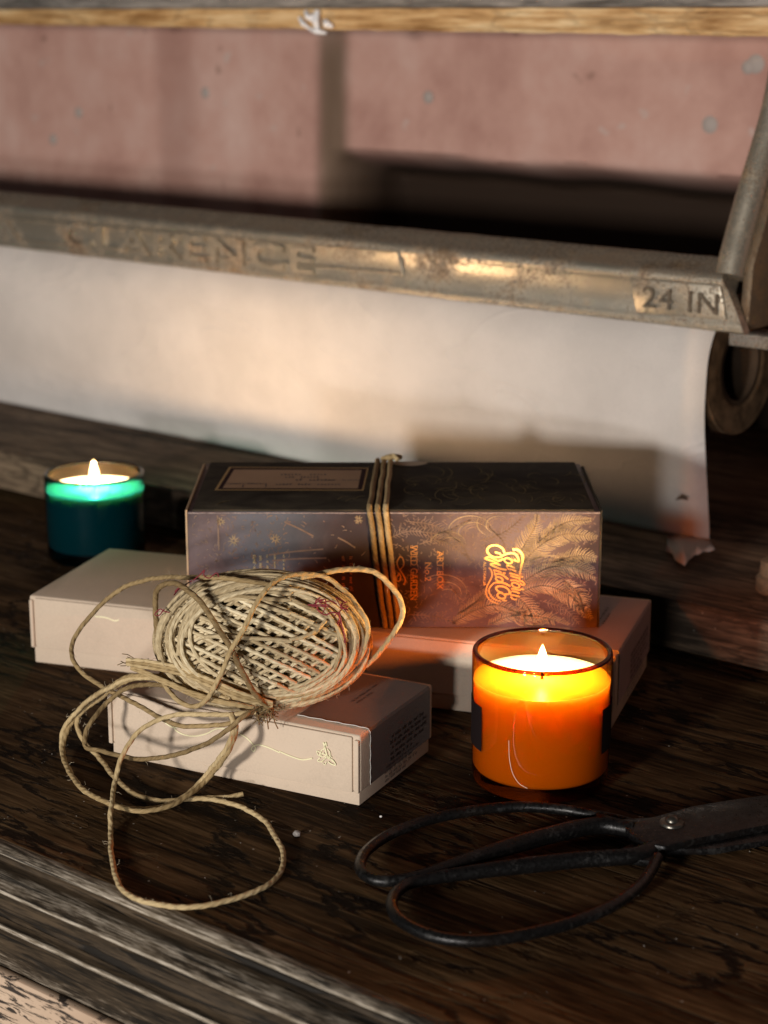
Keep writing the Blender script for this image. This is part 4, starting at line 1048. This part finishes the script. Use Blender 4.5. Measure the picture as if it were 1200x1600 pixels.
# ------------------------------------------------------------------ candles
def candle(label, c, R, H, wz, tint, rimtint, wax, flame_h, power, basez, label_band, lcol=(1, .57, .22)):
    root = thing('candle', label, 'candle', c)
    c = V(c); t = .0024
    mb = MB()
    outer = [(0, 0), (R*.90, 0), (R*.955, .0012), (R*.975, .004), (R*.985, .010), (R, H-.004), (R, H-.0022), (R-.0006, H-.0007), (R-.0013, H)]
    mb.lathe(outer, c, 96)
    jar = mb.build('glass_jar', m_glass('tinted_glass', tint, .03), root, smooth=True)
    mb = MB()
    mb.lathe([(R-.0013, H), (R-.0022, H-.0005), (R-t, H-.0022), (R-t, wz+.0022), (R-.0012, wz+.0006)], c, 96)
    mb.build('inner_wall', m_glass('inner_glass', rimtint, .03), jar, smooth=True)
    mb = MB(); m2 = 28
    mb.lathe([(R-.0016+.00135*math.cos(2*math.pi*i/m2), H-.0012+.0012*math.sin(2*math.pi*i/m2)) for i in range(m2)], c, 96, closed=True)
    mb.build('rim', m_glass('rim_glass', tuple(x*.55 for x in tint), .04), jar, smooth=True)
    mb = MB()
    Rw = R-.0009
    pr_ = [(0, wz-.0006), (Rw*.3, wz-.0005), (Rw*.7, wz-.0002), (Rw*.94, wz+.0001), (Rw, wz+.0004), (Rw, wz-.004), (Rw, (wz+basez)*.5), (Rw*.995, basez+.002), (Rw*.96, basez), (0, basez)]
    mb.lathe(pr_, c, 72)
    mb.build('wax', wax, root, smooth=True)
    mb = MB(); wk = c+V((0, 0, wz-.001))
    mb.tube([wk, wk+V((.0003, 0, .003)), wk+V((-.0003, 0, .0054))], .0009, 8)
    wick = mb.build('wick', M_WICK, root, smooth=True)
    mb = MB(); fz = wz+.0042
    fpf = [(0, 0), (.0016, .0008), (.0027, .003), (.0031, .0055), (.0027, .0085), (.0018, .0115), (.0008, .0142), (0, .0160)]
    mb.lathe([(r*flame_h, fz+z*flame_h) for r, z in fpf], c, 20)
    fl_ = mb.build('flame', m_flame('candle_flame', 9.0, fz, .016*flame_h), root, smooth=True)
    lp = bpy.data.lights.new('flame_light', 'POINT'); lp.energy = power; lp.color = lcol; lp.shadow_soft_size = .0022
    lo_ = bpy.data.objects.new('flame_light', lp); C.objects.link(lo_); lo_.parent = root; lo_.location = (0, 0, fz+.0075*flame_h)
    if label_band:
        mb = MB(); z0, z1 = label_band[0]; a0, a1 = label_band[1]; k = 60
        rows = []
        for i in range(k+1):
            a = math.radians(a0+(a1-a0)*i/k); d = V((math.cos(a), math.sin(a), 0))
            rows.append([mb.vert(c+d*(R*1.001)+V((0, 0, z0))), mb.vert(c+d*(R*1.003)+V((0, 0, z1)))])
        for i in range(k): mb.face((rows[i][0], rows[i+1][0], rows[i+1][1], rows[i][1]))
        mb.build('paper_label', m_plain('black_label_paper', (.010, .006, .006), .9, 0, .1), root, smooth=True)
    return root
W_AMB = m_wax('cream_wax', (.95, .80, .55), .0120, (1.0, .80, .55))
W_GRN = m_wax('ivory_wax', (.93, .88, .72), .0038, (1.0, .9, .8))
amber = candle('lit candle with cream wax in an amber glass jar', (.0845, .953, .0004), .0375, .0740, .0575, (.64, .265, .028), (1.0, .80, .45), W_AMB, .95, 1.1, .008, ((.0225, .0475), (-36, 209)))
green = candle('lit candle in a teal green glass jar standing behind the boxes', (-.2184, 1.3815, .0004), .0375, .0662, .0535, (.005, .138, .175), (1.0, .80, .55), W_GRN, 1.15, 1.9, .010, None, (1, .66, .38))
mb = MB(); ca = V((.0845, .953, 0))
P = []
for px, py in ((795, 1157), (796, 1185), (801, 1208), (811, 1224), (824, 1232)):
    # a fine scratch on the jar's front
    d = ray(px, py); A = d.x**2+d.y**2; o_ = CP-ca; B = 2*(o_.x*d.x+o_.y*d.y); Cc = o_.x**2+o_.y**2-(.0377)**2
    t_ = (-B-math.sqrt(max(0, B*B-4*A*Cc)))/(2*A); P.append(CP+d*t_)
mb.tube(smooth_pts(P, .001), .00016, 5)
mb.build('scratch', m_plain('pale_scratch', (.85, .62, .45), .5), amber)

# ------------------------------------------------------------------ scissors
sc_root = thing('scissors', 'black forged iron scissors with wide looped handles lying on the desk', 'scissors', onz(1050, 1290, 0))
Z6 = lambda x, y: (500+x*.58333, 1150+y*.58333)
def sp6(L, z): return [onz(*Z6(x, y), zz if isinstance(zz, float) else z) for x, y, zz in [(p if len(p) == 3 else (*p, None)) for p in L]]
def rodr(t, n=7): return .0022+.0016*max(0, 1-abs(t-1)*6)+.0012*max(0, 1-t*7)
mb = MB()
P = sp6([(850,240),(800,226),(735,212),(640,196),(520,190),(400,202),(285,226),(185,265),(122,312),(108,356),(140,384),(195,388),(270,374),(350,348),(450,314),(600,270),(740,240),(840,252)], .0065)
mb.tube(smooth_pts(P, .002), lambda t: (.0028)+(.0016*max(0, min(1, (t-.62)*5)))*(1 if t < .93 else 1), 12)
mb.build('handle', M_IRON, sc_root, smooth=True)
mb = MB()
P = sp6([(905,325),(880,372),(845,412),(770,462),(650,508),(500,541),(385,549),(285,531),(212,492),(192,450),(212,412),(262,388),(400,366),(550,347),(700,331),(830,322),(900,300)], .0055)
mb.tube(smooth_pts(P, .002), lambda t: (.0028)+(.0013*max(0, min(1, (t-.60)*5))), 12)
mb.build('handle', M_IRON, sc_root, smooth=True)
def slab(name, pts, z0, z1, bev=.0010):
    mbs = MB(); a = [onz(x, y, z1) for x, y in pts]
    n_ = len(a); i0 = [mbs.vert(V((p.x, p.y, z0))) for p in a]; i1 = [mbs.vert(p) for p in a]
    for i in range(n_): mbs.face((i0[i], i0[(i+1)%n_], i1[(i+1)%n_], i1[i]))
    mbs.face(i0[::-1]); mbs.face(i1)
    return mbs.build(name, M_IRON, sc_root, bevel=bev)
slab('blade', [(930, 1268), (972, 1279), (1019, 1276), (1081, 1259), (1140, 1249), (1200, 1241), (1330, 1228), (1560, 1216), (1400, 1262), (1200, 1288), (1085, 1310), (1040, 1322), (1010, 1318), (985, 1302), (975, 1290), (935, 1284)], .0050, .0092)
slab('blade', [(985, 1342), (1020, 1345), (1036, 1326), (1064, 1326), (1115, 1326), (1200, 1312), (1350, 1285), (1550, 1240), (1300, 1248), (1100, 1268), (1030, 1288), (1000, 1310), (960, 1330), (960, 1342)], .0012, .0049)
mb = MB(); pv = onz(1050, 1287, .0092)
mb.lathe([(0, .0046), (.0022, .0042), (.0034, .0030), (.0036, .0018), (.0058, .0014), (.0064, .0006), (.0064, -.0004), (0, -.0004)], pv, 24)
mb.build('pivot_screw', m_plain('worn_screw_steel', (.10, .09, .075), .3, .8, .5, .3, 200), sc_root, smooth=True)

# ------------------------------------------------------------------ crumbs and dust on the desk
def pebble(x, y, z, r, col, label, grp=None):
    p = onz(x, y, z); mbp = MB(); rows = []
    for i in range(7):
        th = math.pi*i/6; row = []
        for j in range(9):
            a = 2*math.pi*j/9; d = V((math.sin(th)*math.cos(a), math.sin(th)*math.sin(a), math.cos(th)))
            q = d*r*(1+.35*mnoise.noise(d*1.7+V((x, y, 0)))); row.append(mbp.vert(p+V((q.x, q.y, r*.75+q.z*.8))))
        rows.append(row)
    for i in range(6):
        for j in range(9): mbp.face((rows[i][j], rows[i][(j+1)%9], rows[i+1][(j+1)%9], rows[i+1][j]))
    o = mbp.build('crumb', m_plain('crumb', col, .8, 0, .3, .3, 400), None, origin=p); o['label'] = label; o['category'] = 'crumb'
    if grp: o['group'] = grp
pebble(464, 1307, 0, .0021, (.30, .27, .25), 'largest pale grey crumb lying between the twine loop and the scissors', 'crumbs on the desk')
pebble(160, 1471, -.0255, .0012, (.50, .40, .26), 'tan crumb lying in the lower groove of the worn desk moulding', 'crumbs on the desk')
pebble(66, 1361, -.0095, .0008, (.75, .72, .68), 'tiny white crumb in the upper groove of the desk moulding', 'crumbs on the desk')
pebble(595, 1277, 0, .0007, (.8, .75, .70), 'tiny white crumb on the dark desk just right of the small kraft box', 'crumbs on the desk')
mb = MB()
for i in range(420):
    u_ = random.uniform(-1.2, -.2); n_ = random.uniform(.565, 1.0); r = random.choice((.00012, .00016, .0002, .00028))
    p = dk(u_, n_, r*.6)
    mb.add([p+V((r, 0, 0)), p+V((0, r, 0)), p+V((-r, 0, 0)), p+V((0, -r, 0)), p+V((0, 0, r)), p-V((0, 0, r))], [(0,1,4),(1,2,4),(2,3,4),(3,0,4),(1,0,5),(2,1,5),(3,2,5),(0,3,5)])
o = mb.build('dust', m_plain('pale_dust', (.45, .40, .34), .9)); o['kind'] = 'stuff'; o['label'] = 'fine pale dust grains scattered over the dark desk top'; o['category'] = 'dust'
